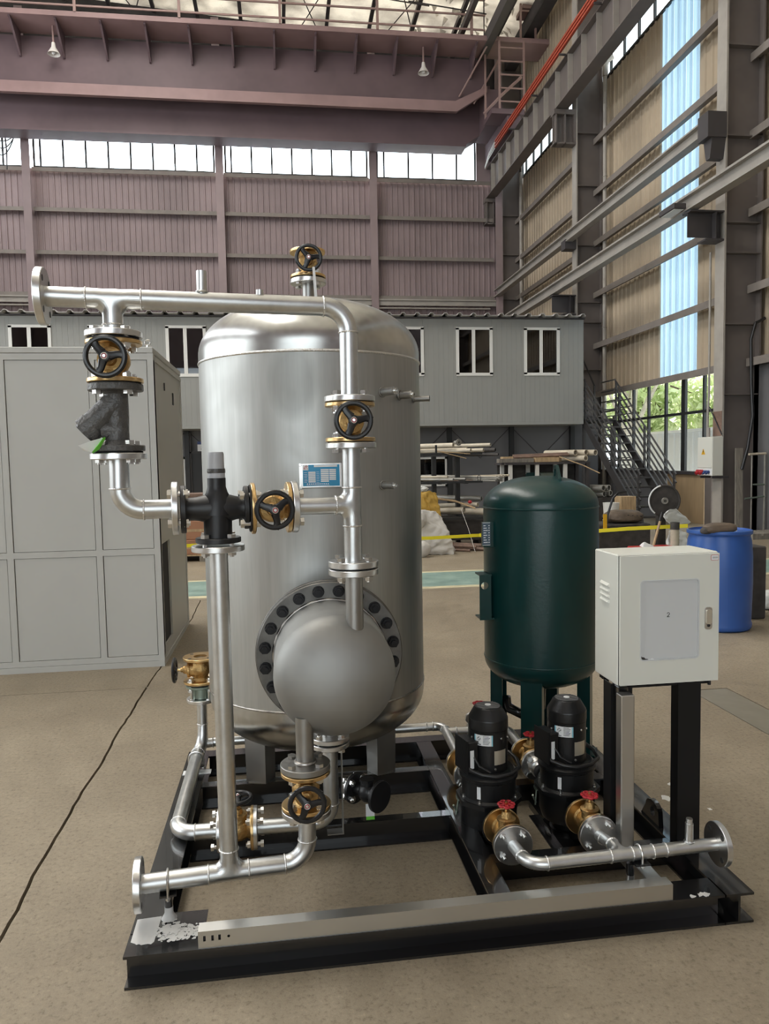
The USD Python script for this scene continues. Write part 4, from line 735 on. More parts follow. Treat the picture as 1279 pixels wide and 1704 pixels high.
# ---------------------------------------------------------------- left riser with lower manifold
lm = thing('return_pipe', 'tall straight steel pipe from the three-way valve down to the flanged front outlet', 'pipe', P(-0.1971, 0.2189))
mz = lambda x: 0.2209+(x-(-0.4698))*-0.0138
flange(lm, P(-0.2016, 1.2422), UZ, lab='top flange'); part(lm, 'pipe', rod(P(-0.2016, 1.2397), P(-0.2006, 0.2924), PR, 32), 'pipe_steel'); bead(lm, P(-0.2006, 0.2924), UZ)
flange(lm, P(-0.4709, 0.2208), UE, th=.022, lab='open end flange'); part(lm, 'flange_hole', J([disc(P(-0.4709, 0.2208)+UE*.0112+.0605*(math.cos(a)*UEN+math.sin(a)*UZ), UE, .009, .001, .0001, 16) for a in np.radians([45, 135, 225, 315])]), 'print_black')
ca = P(-0.2001, mz(-0.2001))
part(lm, 'pipe', rod(P(-0.4709, 0.2208), P(-0.2627, mz(-0.2627)), PR, 32), 'pipe_steel'); tee(lm, P(-0.2627, mz(-0.2627)), P(-0.1392, mz(-0.1392)), ca, P(-0.2006, 0.2924))
for x in (-.265, -.142): bead(lm, P(x, mz(x)), U)
eb = bend(P(-0.1392, mz(-0.1392)), P(0.0453, mz(0.0453)), P(0.0453, 0.3825), .073); part(lm, 'pipe', rod(P(-0.1392, mz(-0.1392)), eb[0], PR, 32), 'pipe_steel'); part(lm, 'elbow', sweep(eb, PR+.0003, 32), 'pipe_steel'); bead(lm, eb[0], U); bead(lm, eb[-1], UZ)
part(lm, 'pipe', rod(eb[-1], P(0.0453, 0.3777), PR, 32), 'pipe_steel'); flange(lm, P(0.0453, 0.3821), UZ, .079)
def ubolt_support(name, lab, base, c, d, r, foot=0.02, w=.05, half='skid_black', low='zinc_spray'):
    d = np.array(d, float); d /= np.linalg.norm(d); n = np.cross(d, UZ); t = thing(name, lab, 'support', base)
    zc = c[2]-r
    part(t, 'post', rod(base, (base[0], base[1], zc-.008), .0125, 16), half)
    if low: part(t, 'painted_foot', lathe([(.0, 0), (.024, 0), (.016, .012), (.0135, .018), (.0132, .038), (0, .039)], 18).apply_translation(base), low)
    m = trimesh.creation.box([w, .065, .006]); T = np.eye(4); T[:3, 0], T[:3, 1], T[:3, 3] = d, n, (c[0], c[1], zc-.005); m.apply_transform(T); part(t, 'saddle', m, half if low else 'skid_black', smooth=False)
    pts = [c+n*(r+.004)-UZ*(r+.02), c+n*(r+.004)]+[c+(r+.004)*(math.cos(a)*n+math.sin(a)*UZ) for a in np.linspace(.15, math.pi-.15, 14)]+[c-n*(r+.004), c-n*(r+.004)-UZ*(r+.02)]
    part(t, 'u_bolt', sweep(pts, .004, 8), 'bolt_steel'); part(t, 'nut', J([hexnut(c+s*n*(r+.004)-UZ*(r+.012), UZ, .013, .006) for s in (-1, 1)]), 'bolt_steel', smooth=25)
    return t
uc = P(-0.386, mz(-0.386)); ubolt_support('pipe_support', 'short black pipe support with U-bolt on the white-splashed frame corner', (uc[0], uc[1], .1), uc, U, PR)

# ---------------------------------------------------------------- left loop
lo = thing('loop_pipe', 'steel pipe loop lying along the left frame beam and bending to the brass valve', 'pipe', (-.43, 2.75, .13))
LZ = .134; A0, A1, A2 = np.array([-.425, 3.44, .165]), np.array([-.43, 2.752, LZ]), np.array([-.285, 2.752, LZ])
l1 = bend(A0, A1, A2, .07); part(lo, 'pipe', rod(A0, l1[0], PR, 32), 'pipe_steel'); part(lo, 'elbow', sweep(l1, PR+.0003, 32), 'pipe_steel'); part(lo, 'pipe', rod(l1[-1], (-.272, 2.752, LZ), PR, 32), 'pipe_steel')
bead(lo, l1[0], (0, 1, 0)); bead(lo, l1[-1], (1, 0, 0)); flange(lo, (-.268, 2.752, LZ), (1, 0, 0), .078)
t1 = np.array([-.407, 3.49, .20]); part(lo, 'tee', J(sweep([A0, (-.420, 3.46, .172), (-.410, 3.482, .195), (-.406, 3.495, .235), (-.405, 3.5, .285)], [PR, PR, PR*.95, PR*.85, PR*.8], 28), rod((-.415, 3.49, .19), (-.36, 3.5, .192), PR*.75, 24)), 'pipe_steel')
bead(lo, (-.405, 3.5, .285), UZ, PR*.8); bead(lo, A0, (0, 1, .03)); part(lo, 'pipe', rod((-.405, 3.5, .285), (-.405, 3.5, .395), .0235, 28), 'pipe_steel'); flange(lo, (-.405, 3.5, .402), UZ, .068, .016); bead(lo, (-.36, 3.5, .192), (1, 0, 0), PR*.75)
part(lo, 'rear_pipe', rod((-.36, 3.5, .192), (.66, 3.5, .196), .0205, 24), 'pipe_steel', 'thin pipe passing behind the tank')
ubolt_support('pipe_support', 'U-bolt clamp holding the loop pipe on the left frame beam', (-.4275, 3.38, .1), np.array([-.4255, 3.38, .1645]), (0, 1, 0), PR, low=None, w=.02)
part('/World/pipe_support_001', 'clamp_plate', rbox(-.485, -.36, 3.355, 3.40, .1003, .105, .001), 'label_white', 'white painted clamp plate', smooth=False)
def build_gate(t):
    """brass gate valve with side handwheel: pipe along z, wheel towards -y"""
    build_valve(t)
valve((-.2035, 2.752, LZ), (1, 0, 0), (0, 0, -1), 'brass valve with upright handwheel half hidden behind the tall straight pipe')
lo2 = thing('loop_pipe', 'steel pipe from the low brass valve bending up under the exchanger dome', 'pipe', (.147, 2.755, .1))
flange(lo2, (-.139, 2.752, LZ), (1, 0, 0), .078); l2 = bend((-.1, 2.752, LZ), (.147, 2.752, LZ), (.147, 2.752, .4), .07)
part(lo2, 'pipe', rod((-.139, 2.752, LZ), l2[0], PR, 32), 'pipe_steel'); part(lo2, 'elbow', sweep(l2, PR+.0003, 32), 'pipe_steel'); part(lo2, 'pipe', rod(l2[-1], (.147, 2.752, .43), PR, 32), 'pipe_steel'); bead(lo2, l2[-1], UZ); bead(lo2, l2[0], (1, 0, 0))
flange(lo2, (.147, 2.752, .4375), UZ, .074); part(lo2, 'gasket', disc((.147, 2.752, .4495), UZ, .066, .006), 'gasket'); bolts(lo2, (.147, 2.752, .449), UZ, .042, .058, up=(0, 1, 0))
n3 = part(eh, 'drain_nozzle', rod((.147, 2.752, .465), (.147, 2.752, .585), PR, 28), 'stainless_dull'); part(n3, 'nozzle_flange', disc((.147, 2.752, .4615), UZ, .074, .018, .002, 48), 'flange_steel')
part(lo2, 'stay_bar', J(box(.188, .192, 2.735, 2.775, .09, .43), box(.13, .192, 2.735, 2.78, .086, .09)), 'stainless_dull', 'flat steel stay beside the pipe', smooth=False)
# left rear valve V5, wheel to the left
def build_valve_small(t): build_valve(t)
valve((-.405, 3.5, .545), (0, 0, 1), (1, 0, 0), 'brass valve with side handwheel low at the left behind the tank', False)
vf = thing('valve_flange', 'steel flange pair with long bolts under the low left rear valve', 'flange', (-.405, 3.5, .41)); part(vf, 'flange', disc((-.405, 3.5, .470), UZ, .07, .012), 'zinc_green'); part(vf, 'collar', rod((-.405, 3.5, .412), (-.405, 3.5, .468), .042, 28), 'zinc_green')
bolts(vf, (-.405, 3.5, .44), UZ, .05, .055, up=(0, 1, 0))

# ---------------------------------------------------------------- small black strainer under the tank
bs_ = thing('black_strainer', 'small glossy black flanged strainer with white tag under the tank', 'strainer', (.3, 2.9, .1))
sd_ = np.array([.66, -.75, 0]); sd_ /= np.linalg.norm(sd_); sc = np.array([.297, 2.87, .182])
part(bs_, 'body', J(rod(sc-sd_*.06, sc+sd_*.06, .027, 24), blob((.036, .036, .04), 3, .04).apply_translation(sc), rod(sc, sc+UZ*.045, .026, 20), rod(sc+UZ*.045, sc+UZ*.055, .03, 8)), 'valve_black')
for s in (-.062, .066): part(bs_, 'flange', disc(sc+sd_*s, sd_, .062, .014, .002, 40), 'valve_black')
part(bs_, 'pipe_stub', J(rod(sc-sd_*.07, sc-sd_*.12, .024, 24), disc(sc-sd_*.08, sd_, .05, .01)), 'pipe_steel'); bolts(bs_, sc-sd_*.071, sd_, .03, .046, r=.006, up=UZ)
part(bs_, 'paper_tag', box(sc[0]-.014, sc[0]+.02, 2.795, 2.797, .118, .168), 'label_white', 'white tag', smooth=False); part(bs_, 'tag_foot', box(sc[0]-.013, sc[0]+.02, 2.795, 2.797, .104, .118), 'tag_green', smooth=False)

# ---------------------------------------------------------------- pumps
def build_pump(t):
    """vertical pump: axis local z, discharge towards -y at z = .16, suction towards +y"""
    l = dict(local=True)
    part(t, 'casing', J(lathe([(0, 0), (.085, 0), (.088, .012), (.06, .03), (.062, .05), (.098, .07), (.108, .10), (.108, .14), (.112, .165), (.112, .178), (0, .178)], 48), rod((0, 0, .135), (0, -.155, .135), .042, 28), rod((0, 0, .135), (0, .16, .135), .042, 28),
         disc((0, -.155, .135), (0, 1, 0), .068, .018), disc((0, .16, .135), (0, 1, 0), .068, .018)), 'pump_black', **l)
    oc = [(.1185/math.cos(math.pi/8)*math.cos(a), .1185/math.cos(math.pi/8)*math.sin(a)) for a in np.arange(8)*math.pi/4+math.pi/8]
    part(t, 'flange_plate', prism(Polygon(oc).buffer(-.008).buffer(.008, quad_segs=3), .180, .197, 'z'), 'pump_black', smooth=25, **l)
    part(t, 'lantern', J(lathe([(0, .197), (.112, .197), (.104, .206), (.104, .27), (.112, .276), (.113, .288), (.104, .298), (.095, .306), (0, .306)], 48)), 'pump_black', **l)
    for k in range(8):
        a = math.pi/4*k+.2; p = np.array([.107*math.cos(a), .107*math.sin(a), .2]); part(t, 'bolt', J(hexnut(p, UZ, .013, .008), rod(p, p+[0, 0, .012], .0045, 8)), 'bolt_steel', smooth=25, **l)
    part(t, 'motor', J(lathe([(0, .306), (.076, .306), (.0745, .32), (.0745, .455), (.0755, .457), (.0755, .462), (0, .462)], 48), [box(-.002, .002, .070, .079, .325, .45).apply_transform(TF.rotation_matrix(math.radians(12*k), [0, 0, 1])) for k in range(-5, 6)]), 'pump_black', **l)
    part(t, 'fan_cowl', lathe([(.0755, .463), (.0765, .468), (.0765, .500), (.0745, .506), (.054, .541), (.050, .5445), (0, .5455)], 48), 'pump_black', smooth=22, **l)
    part(t, 'cowl_slots', J([box(-.045*math.sqrt(1-(y/.05)**2), .045*math.sqrt(1-(y/.05)**2), y-.0022, y+.0022, .5452, .5468) for y in np.arange(-.036, .037, .009)]), 'slot_grey', smooth=False, **l)
    part(t, 'top_badge', J(disc((0, 0, .548), UZ, .012, .003, .0008, 18)), 'label_white', **l)
    # curved labels
    def lab(a0, a1, z0, z1, r):
        a = np.radians(np.linspace(a0, a1, 9)); o = [(r*math.sin(q), -r*math.cos(q)) for q in a]; i = [((r-.001)*math.sin(q), -(r-.001)*math.cos(q)) for q in a[::-1]]; return prism(Polygon(o+i), z0, z1, 'z')
    s = part(t, 'label', lab(-57, -2, .412, .453, .0765), 'label_white', 'white printed label with blue edge', smooth=False, **l)
    part(s, 'blue_edge', lab(-57, -53, .412, .453, .0768), 'label_cyan', smooth=False, **l); part(s, 'blue_edge', lab(-6, -2, .412, .453, .0768), 'label_cyan', smooth=False, **l)
    part(s, 'print', J(lab(-48, -44, .416, .428, .0769), lab(-48, -36, .416, .4185, .0769), [lab(-48+3*i, -46+3*i, .432+.004*j, .4345+.004*j, .0769) for i in range(4) for j in range(4) if (i*7+j*5) % 3], [lab(-30, -14+(j % 3)*2, .418+.005*j, .4195+.005*j, .0769) for j in range(7)]), 'print_black', smooth=False, **l)
    part(t, 'name_plate', lab(2, 42, .338, .392, .0765), 'plate_alu', 'metal name plate', smooth=False, **l)
    tb = J(rbox(-.114, -.07, -.05, .045, .318, .432, .005), box(-.119, -.114, -.053, .048, .312, .438)); tb.apply_transform(TF.rotation_matrix(math.radians(14), [0, 0, 1])); b = part(t, 'terminal_box', tb, 'pump_black', smooth=False, **l)
    q = box(-.106, -.09, -.0512, -.0505, .33, .40); q.apply_transform(TF.rotation_matrix(math.radians(14), [0, 0, 1])); part(b, 'box_label', q, 'label_white', smooth=False, **l)
    part(t, 'cable', J(sweep([(-.10, -.055, .345), (-.09, -.075, .325), (-.05, -.098, .313), (0, -.112, .308), (.06, -.102, .312), (.105, -.06, .318), (.112, 0, .325), (.10, .06, .33)], .008, 10), sweep([(-.075, -.075, .375), (-.06, -.09, .345), (-.02, -.1, .322)], .004, 8)), 'cable_black', **l)
    for a, z in ((25, .437), (60, .43), (-70, .435), (5, .322)): part(t, 'screw', disc((.0765*math.sin(math.radians(a)), -.0765*math.cos(math.radians(a)), z), (math.sin(math.radians(a)), -math.cos(math.radians(a)), 0), .0045, .005, .001, 12), 'bolt_steel', **l)
    part(t, 'side_label', lab(-40, -32, .215, .262, .105), 'label_white', 'small upright white label', smooth=False, **l)
    part(t, 'vent_cock', J(rod((-.12, .02, .12), (-.14, -.0, .16), .004, 8), rod((-.11, .04, .17), (-.13, .0, .12), .003, 8), disc((-.112, .04, .172), (1, .3, 0), .014, .008)), 'zinc_green', **l)
p1_, p2_ = np.array([.757, 2.735, .005]), np.array([1.085, 2.765, .005])
for pp, lab in ((p1_, 'left black vertical pump with white motor label'), (p2_, 'right black vertical pump beside the cabinet post')):
    copy_of('pump', build_pump, 'vertical_pump', lab, 'pump', TF.translation_matrix(pp))
def red_wheel(R=.030):
    m = [ring((0, 0, 0), UZ, .011, .0052, 20, 6)]
    for k in range(7):
        a = 2*math.pi*k/7; m.append(ring((.02*math.cos(a), .02*math.sin(a), .002), UZ, .0085, .0046, 14, 6))
    return J(m, lathe([(0, -.006), (.008, -.006), (.008, .004), (0, .004)], 14))
def build_red(t):
    """brass gate valve: pipe along local y, stem up local z"""
    l = dict(local=True)
    part(t, 'body', J(place(lathe([(0, -.056), (.04, -.056), (.033, -.045), (.036, -.02), (.040, 0), (.036, .02), (.033, .045), (.04, .056), (0, .056)], 32), (0, 0, 0), (0, 1, 0)), lathe([(.03, 0), (.028, .05), (.033, .052), (.033, .06), (.02, .064), (.014, .085), (0, .086)], 24)), 'brass_rough', **l)
    for s in (-1, 1): part(t, 'brass_flange', disc((0, s*.059, 0), (0, 1, 0), .0675, .012, .002, 44), 'brass', **l)
    part(t, 'stem', rod((0, 0, .08), (0, 0, .112), .0055, 10), 'brass', **l)
    w = red_wheel(); w.apply_translation((0, 0, .106)); h = part(t, 'handwheel', w, 'red_paint', 'scalloped red handwheel', **l); part(h, 'nut', hexnut((0, 0, .115), UZ, .011, .007), 'brass', smooth=25, **l)
def redvalve(pos, lab): return copy_of('red_valve', build_red, 'gate_valve', lab, 'valve', TF.translation_matrix(pos))
VZ = .178
redvalve((.744, 2.460, VZ), 'brass gate valve with red handwheel in front of the left pump'); redvalve((1.058, 2.478, VZ), 'brass gate valve with red handwheel in front of the right pump')
# discharge manifold
dm = thing('discharge_pipe', 'steel discharge pipe joining both pump outlets to the flange at the right corner', 'pipe', (1.0, 2.22, .19))
DZ = lambda x: .198+(x-.83)*.02; DY, DR = 2.222, .0208
def dfl(x, y): 
    part(dm, 'flange', disc((x, y, VZ), (0, 1, 0), .069, .016, .002, 48), 'flange_steel')
    for k in range(4):
        a = math.radians(45+90*k); p = np.array([x+.05*math.cos(a), y, VZ+.05*math.sin(a)]); part(dm, 'bolt', J(hexnut(p+[0, -.012, 0], (0, 1, 0), .02, .009), rod(p+[0, -.03, 0], p+[0, .03, 0], .006, 10)), 'bolt_steel', smooth=25)
dfl(.744, 2.3855); dfl(1.058, 2.4035)
de = bend((.744, 2.4, VZ+.004), (.744, DY, DZ(.744)), (1.0, DY, DZ(1.0)), .062); part(dm, 'pipe', rod((.744, 2.385, VZ), de[0], DR, 28), 'pipe_steel'); part(dm, 'elbow', sweep(de, DR+.0003, 28), 'pipe_steel'); bead(dm, de[0], (0, 1, 0), DR); bead(dm, de[-1], (1, 0, 0), DR)
part(dm, 'pipe', rod(de[-1], (1.395, DY, DZ(1.395)), DR, 28), 'pipe_steel')
part(dm, 'branch_pipe', rod((1.058, 2.40, VZ), (1.058, 2.285, DZ(1.058)), DR*.88, 24), 'pipe_steel'); tee(dm, (1.02, DY, DZ(1.02)), (1.093, DY, DZ(1.093)), (1.058, DY, DZ(1.058)), (1.058, 2.29, DZ(1.058)), DR+.0003); bead(dm, (1.058, 2.29, DZ(1.058)), (0, 1, 0), DR); bead(dm, (1.058, 2.36, .183), (0, 1, 0), DR*.9)
for x in (1.02, 1.093, 1.165, 1.21): bead(dm, (x, DY, DZ(x)), (1, 0, 0), DR)
flange(dm, (1.397, DY, DZ(1.397)), (1, 0, 0), .0715, .02, lab='open end flange'); part(dm, 'flange_hole', J([disc(np.array([1.3865, DY, DZ(1.397)])+.052*np.array([0, math.cos(a), math.sin(a)]), (1, 0, 0), .009, .001, .0001, 16) for a in np.radians([45, 135, 225, 315])]), 'print_black')
part(dm, 'stub', J(rod((1.293, DY, DZ(1.29)), (1.293, DY, DZ(1.29)+.082), .0135, 20), ring((1.293, DY, DZ(1.29)+.021), UZ, .0145, .003, 20, 6), rod((1.293, DY, DZ(1.29)+.082), (1.293, DY, DZ(1.29)+.098), .0105, 16)), 'pipe_steel')
u2 = np.array([1.118, DY, DZ(1.118)]); ubolt_support('pipe_support', 'small pipe support with U-bolt standing on the cable tray corner', (1.085, 2.215, .1), u2, (1, 0, 0), DR, low='flange_steel')
# suction side
redvalve((.737, 3.03, VZ), 'brass gate valve half hidden behind the terminal box of the left pump'); redvalve((1.045, 3.085, VZ), 'brass gate valve with red handwheel behind the gap between the two pumps')
sp = thing('suction_pipe', 'thin steel suction pipe from behind the tank bending down to the left pump', 'pipe', (.74, 3.5, .19))
SR = .0205; sb = bend((.66, 3.5, .196), (.742, 3.5, .197), (.737, 3.1, .18), .05); part(sp, 'pipe', rod((.66, 3.5, .196), sb[0], SR, 24), 'pipe_steel'); part(sp, 'elbow', sweep(sb, SR+.0003, 24), 'pipe_steel'); part(sp, 'pipe', rod(sb[-1], (.737, 3.115, VZ), SR, 24), 'pipe_steel')
part(sp, 'flange', disc((.737, 3.105, VZ), (0, 1, 0), .066, .016), 'flange_steel'); part(sp, 'branch', J(rod((.741, 3.42, .193), (.845, 3.42, .193), SR, 24), ring((.79, 3.42, .193), (1, 0, 0), SR+.0005, .0028, 24, 6)), 'pipe_steel'); bead(sp, sb[0], (1, 0, 0), SR); bead(sp, sb[-1], (0, 1, 0), SR); bead(sp, (.66, 3.5, .196), (1, 0, 0), SR)
for x, y in ((.737, 2.935), (1.045, 2.985)):
    t = thing('suction_coupling', 'steel coupling rings between the left pump and its rear valve' if x < 1 else 'steel coupling rings between the right pump and its rear valve', 'coupling', (x, y, VZ))
    part(t, 'flange', disc((x, y+.03, VZ), (0, 1, 0), .066, .014), 'flange_steel'); part(t, 'sleeve', place(lathe([(0, -.04), (.034, -.04), (.038, -.02), (.032, 0), (.04, .015), (.034, .03), (0, .03)], 28), (x, y, VZ), (0, 1, 0)), 'flange_steel'); bolts(t, (x, y+.03, VZ), (0, 1, 0), .03, .05, r=.005, up=UZ)
rv = thing('branch_valve', 'steel gate valve with small red wheel behind the left pump', 'valve', (.88, 3.42, .19))
part(rv, 'body', J(rod((.85, 3.42, .193), (.93, 3.42, .193), .027, 20), rod((.89, 3.42, .193), (.89, 3.42, .27), .02, 18), hexnut((.856, 3.42, .193), (1, 0, 0), .062, .02), hexnut((.922, 3.42, .193), (1, 0, 0), .062, .02)), 'pipe_steel'); part(rv, 'pressure_cap', J(disc((.855, 3.40, .262), (0, 1, 0), .026, .018), rod((.855, 3.41, .21), (.855, 3.41, .26), .009, 10)), 'flange_steel')
w = red_wheel(); w.apply_scale(1.05); w.apply_translation((.905, 3.42, .322)); part(rv, 'handwheel', w, 'red_paint', 'small red handwheel'); part(rv, 'stem', rod((.905, 3.42, .24), (.905, 3.42, .32), .006, 10), 'brass')
sp2 = thing('suction_pipe', 'thin steel pipe running on behind the pumps to the right rear valve', 'pipe', (1.0, 3.42, .19))
sc2 = bend((.94, 3.42, .193), (1.045, 3.42, .19), (1.045, 3.15, VZ), .05); part(sp2, 'pipe', rod((.935, 3.42, .193), sc2[0], SR, 24), 'pipe_steel'); part(sp2, 'elbow', sweep(sc2, SR+.0003, 24), 'pipe_steel'); part(sp2, 'pipe', rod(sc2[-1], (1.045, 3.16, VZ), SR, 24), 'pipe_steel'); part(sp2, 'flange', disc((1.045, 3.157, VZ), (0, 1, 0), .066, .014), 'flange_steel'); bead(sp2, sc2[0], (1, 0, 0), SR)

# ---------------------------------------------------------------- green pressure vessel
GX, GY, GR = 1.205, 3.40, .268
gv = thing('pressure_vessel', 'dark green painted upright pressure vessel on four legs', 'pressure vessel', (GX, GY, .1))
G0 = lambda m: m.apply_translation((GX, GY, 0))
pf = [(0, .41)]+[(GR*math.cos(a)**.9, .545-.135*math.sin(a)) for a in np.linspace(math.pi/2, .04, 22)[1:]]+[(GR, .545), (GR, .56), (GR, .9), (GR, 1.26), (GR, 1.275)]+[(GR*math.cos(a)**.9, 1.275+.137*math.sin(a)) for a in np.linspace(.04, math.pi/2, 22)[:-1]]+[(0, 1.412)]
part(gv, 'shell', G0(lathe(pf, 96)), 'green_paint', smooth=40)
for z in (1.267, .552): part(gv, 'weld_seam', G0(ring((0, 0, z), UZ, GR-.001, .0045, 96, 8)), 'green_paint')
for ang in (-120, -30, 60, 150):
    a = math.radians(ang); r = .228; R_ = TF.rotation_matrix(a, [0, 0, 1])
    m = J(box(r, r+.008, -.048, .048, .106, .52), box(r-.05, r, -.048, -.040, .106, .50), box(r-.05, r, .040, .048, .106, .50), box(r-.055, r+.03, -.055, .055, .1003, .107)); m.apply_transform(R_); part(gv, 'leg', G0(m), 'green_paint', smooth=False)
lp_ = Polygon([(-.085, 1.35), (-.07, 1.40), (-.03, 1.45), (-.02, 1.462), (.01, 1.462), (.02, 1.45), (.03, 1.37)]).difference(sbox(-.016, 1.415, .004, 1.438).buffer(.004)); m = prism(lp_, -.007, .007, 'x'); m.apply_transform(TF.rotation_matrix(-.12, [0, 0, 1])); m.apply_translation((1.258, 3.33, 0)); part(gv, 'lifting_lug', m, 'green_paint', smooth=False)
part(gv, 'plate_bracket', J(rbox(.905, .955, 3.315, 3.36, 1.09, 1.205, .002), box(.93, .975, 3.33, 3.36, 1.10, 1.19)), 'green_paint', smooth=False)
pt = part(gv, 'name_plate', box(.898, .935, 3.310, 3.3145, 1.10, 1.205), 'plate_blue', 'dark blue lettered name plate', smooth=False)
part(pt, 'print', J([box(.903, .903+.02*(.5+((k*7) % 5)/8), 3.309, 3.31, 1.193-.011*k-.004, 1.193-.011*k) for k in range(8)]+[box(.926, .932, 3.309, 3.31, 1.193-.011*k-.004, 1.193-.011*k) for k in range(8)]+[box(.8985, .9345, 3.309, 3.31, 1.1, 1.102), box(.8985, .9345, 3.309, 3.31, 1.203, 1.205)]), 'label_white', smooth=False)
hb_ = sbox(.88, .755, .935, .965).difference(Point(.904, .915).buffer(.017))
part(gv, 'side_bracket', J(prism(hb_, 3.30, 3.306, 'y'), box(.928, .935, 3.306, 3.40, .755, .965), box(.885, .94, 3.306, 3.40, .958, .965), box(.885, .95, 3.306, 3.40, .755, .762), box(.93, .97, 3.34, 3.40, .78, .95)), 'green_paint', smooth=False)
part(gv, 'outlet_elbow', J(sweep([(GX, GY, .42), (GX, GY, .3), (1.12, 3.45, .25), (1.06, 3.47, .28), (1.05, 3.47, .33)], .026, 14)), 'skid_black')
# ================================================================ things in the hall behind the skid
mat('enclosure_grey', (0.48, 0.48, 0.455), 0.45, var=0.03, vs=1.5)
mat('drum_blue', (0.03, 0.10, 0.36), 0.35, var=0.1, vs=4)
mat('sack_white', (0.62, 0.60, 0.57), 0.7, bump=0.3, bs=22)
mat('sack_yellow', (0.50, 0.31, 0.06), 0.6, bump=0.35, bs=14, var=0.15, vs=5)
mat('plastic_film', (0.70, 0.72, 0.72), 0.25, bump=0.6, bs=25)
mat('tape_yellow', (0.78, 0.68, 0.02), 0.45)
mat('carton', (0.34, 0.17, 0.10), 0.7, var=0.1, vs=3)
mat('wood', (0.46, 0.33, 0.19), 0.65, var=0.25, vs=4, stretch=(8, 8, 1))
mat('wood_grey', (0.22, 0.20, 0.17), 0.75, var=0.25, vs=4, stretch=(8, 8, 1))
mat('pipe_beige', (0.52, 0.46, 0.36), 0.45, var=0.2, vs=4)
mat('pipe_grey', (0.33, 0.32, 0.29), 0.4, 0.5, var=0.2, vs=4)
mat('pipe_rust', (0.20, 0.13, 0.10), 0.6, var=0.3, vs=6)
mat('rubbish_dark', (0.05, 0.045, 0.042), 0.7, var=0.4, vs=7)
mat('machine_brown', (0.12, 0.09, 0.065), 0.55, var=0.4, vs=6)
mat('sign_yellow', (0.75, 0.42, 0.02), 0.45)
mat('socket_blue', (0.03, 0.06, 0.20), 0.4)
mat('stair_steel', (0.045, 0.042, 0.042), 0.5)

# ---------------------------------------------------------------- big grey enclosure at left
en = thing('equipment_enclosure', 'large pale grey panelled steel enclosure at the left edge', 'enclosure', (-2.2, 6.2, 0))
EXs = [-3.25, -2.62, -1.955, -1.34, -.93]
ex0, ex1, ey0, ey1, eh_ = -3.27, -.908, 5.63, 7.1, 2.345
for x0, x1 in zip(EXs[:-1], EXs[1:]):
    a, b = x0+.024, x1-.024
    for z0, z1 in ((.085, .838), (.882, 2.255)): part(en, 'panel', rbox(a+.002, b-.002, 5.637, 5.66, z0+.002, z1-.002, .002), 'enclosure_grey', smooth=False)
for x in EXs: part(en, 'frame_post', box(x-.022, x+.022, 5.632, 5.68, .085, 2.255), 'enclosure_grey', smooth=False)
for z0, z1 in ((.838, .882), (2.255, 2.30), (.045, .085)): part(en, 'frame_rail', box(ex0, ex1-.001, 5.6315, 5.68, z0, z1), 'enclosure_grey', smooth=False)
part(en, 'base_rail', box(ex0, ex1, 5.625, ey1, 0, .043), 'enclosure_grey', smooth=False); part(en, 'roof_panel', rbox(ex0, ex1, 5.628, ey1, 2.302, eh_, .004), 'enclosure_grey', smooth=False)
part(en, 'frame_post', box(-.95, ex1, 5.63, 5.70, .043, 2.302), 'enclosure_grey', smooth=False)
part(en, 'side_panel', J(box(-.93, -.915, 5.70, ey1, .9, 2.30), box(-.93, -.915, 6.12, ey1, .043, .9), box(-.93, -.915, 5.70, 6.12, .043, .13), box(-.93, -.915, 5.70, 5.745, .13, .9)), 'enclosure_grey', smooth=False)
part(en, 'side_trim', J(box(-.917, -.905, 5.70, ey1, 2.25, 2.28), box(-.917, -.908, ey1-.05, ey1, .05, 2.25)), 'enclosure_grey', smooth=False)
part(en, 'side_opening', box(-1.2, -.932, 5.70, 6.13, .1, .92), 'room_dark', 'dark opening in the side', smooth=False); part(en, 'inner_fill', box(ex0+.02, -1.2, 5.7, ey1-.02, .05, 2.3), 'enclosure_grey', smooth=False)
part(en, 'latch', J(box(-.916, -.908, 6.13, 6.15, 2.08, 2.14), box(-.916, -.908, 6.57, 6.62, 2.0, 2.1)), 'print_black', smooth=False)
ebt = part(en, 'eye_bolt', J(ring((-.95, 5.68, 2.383), (0, 1, 0), .019, .006, 24, 8), rod((-.95, 5.68, 2.345), (-.95, 5.68, 2.366), .009, 12)), 'bolt_steel')

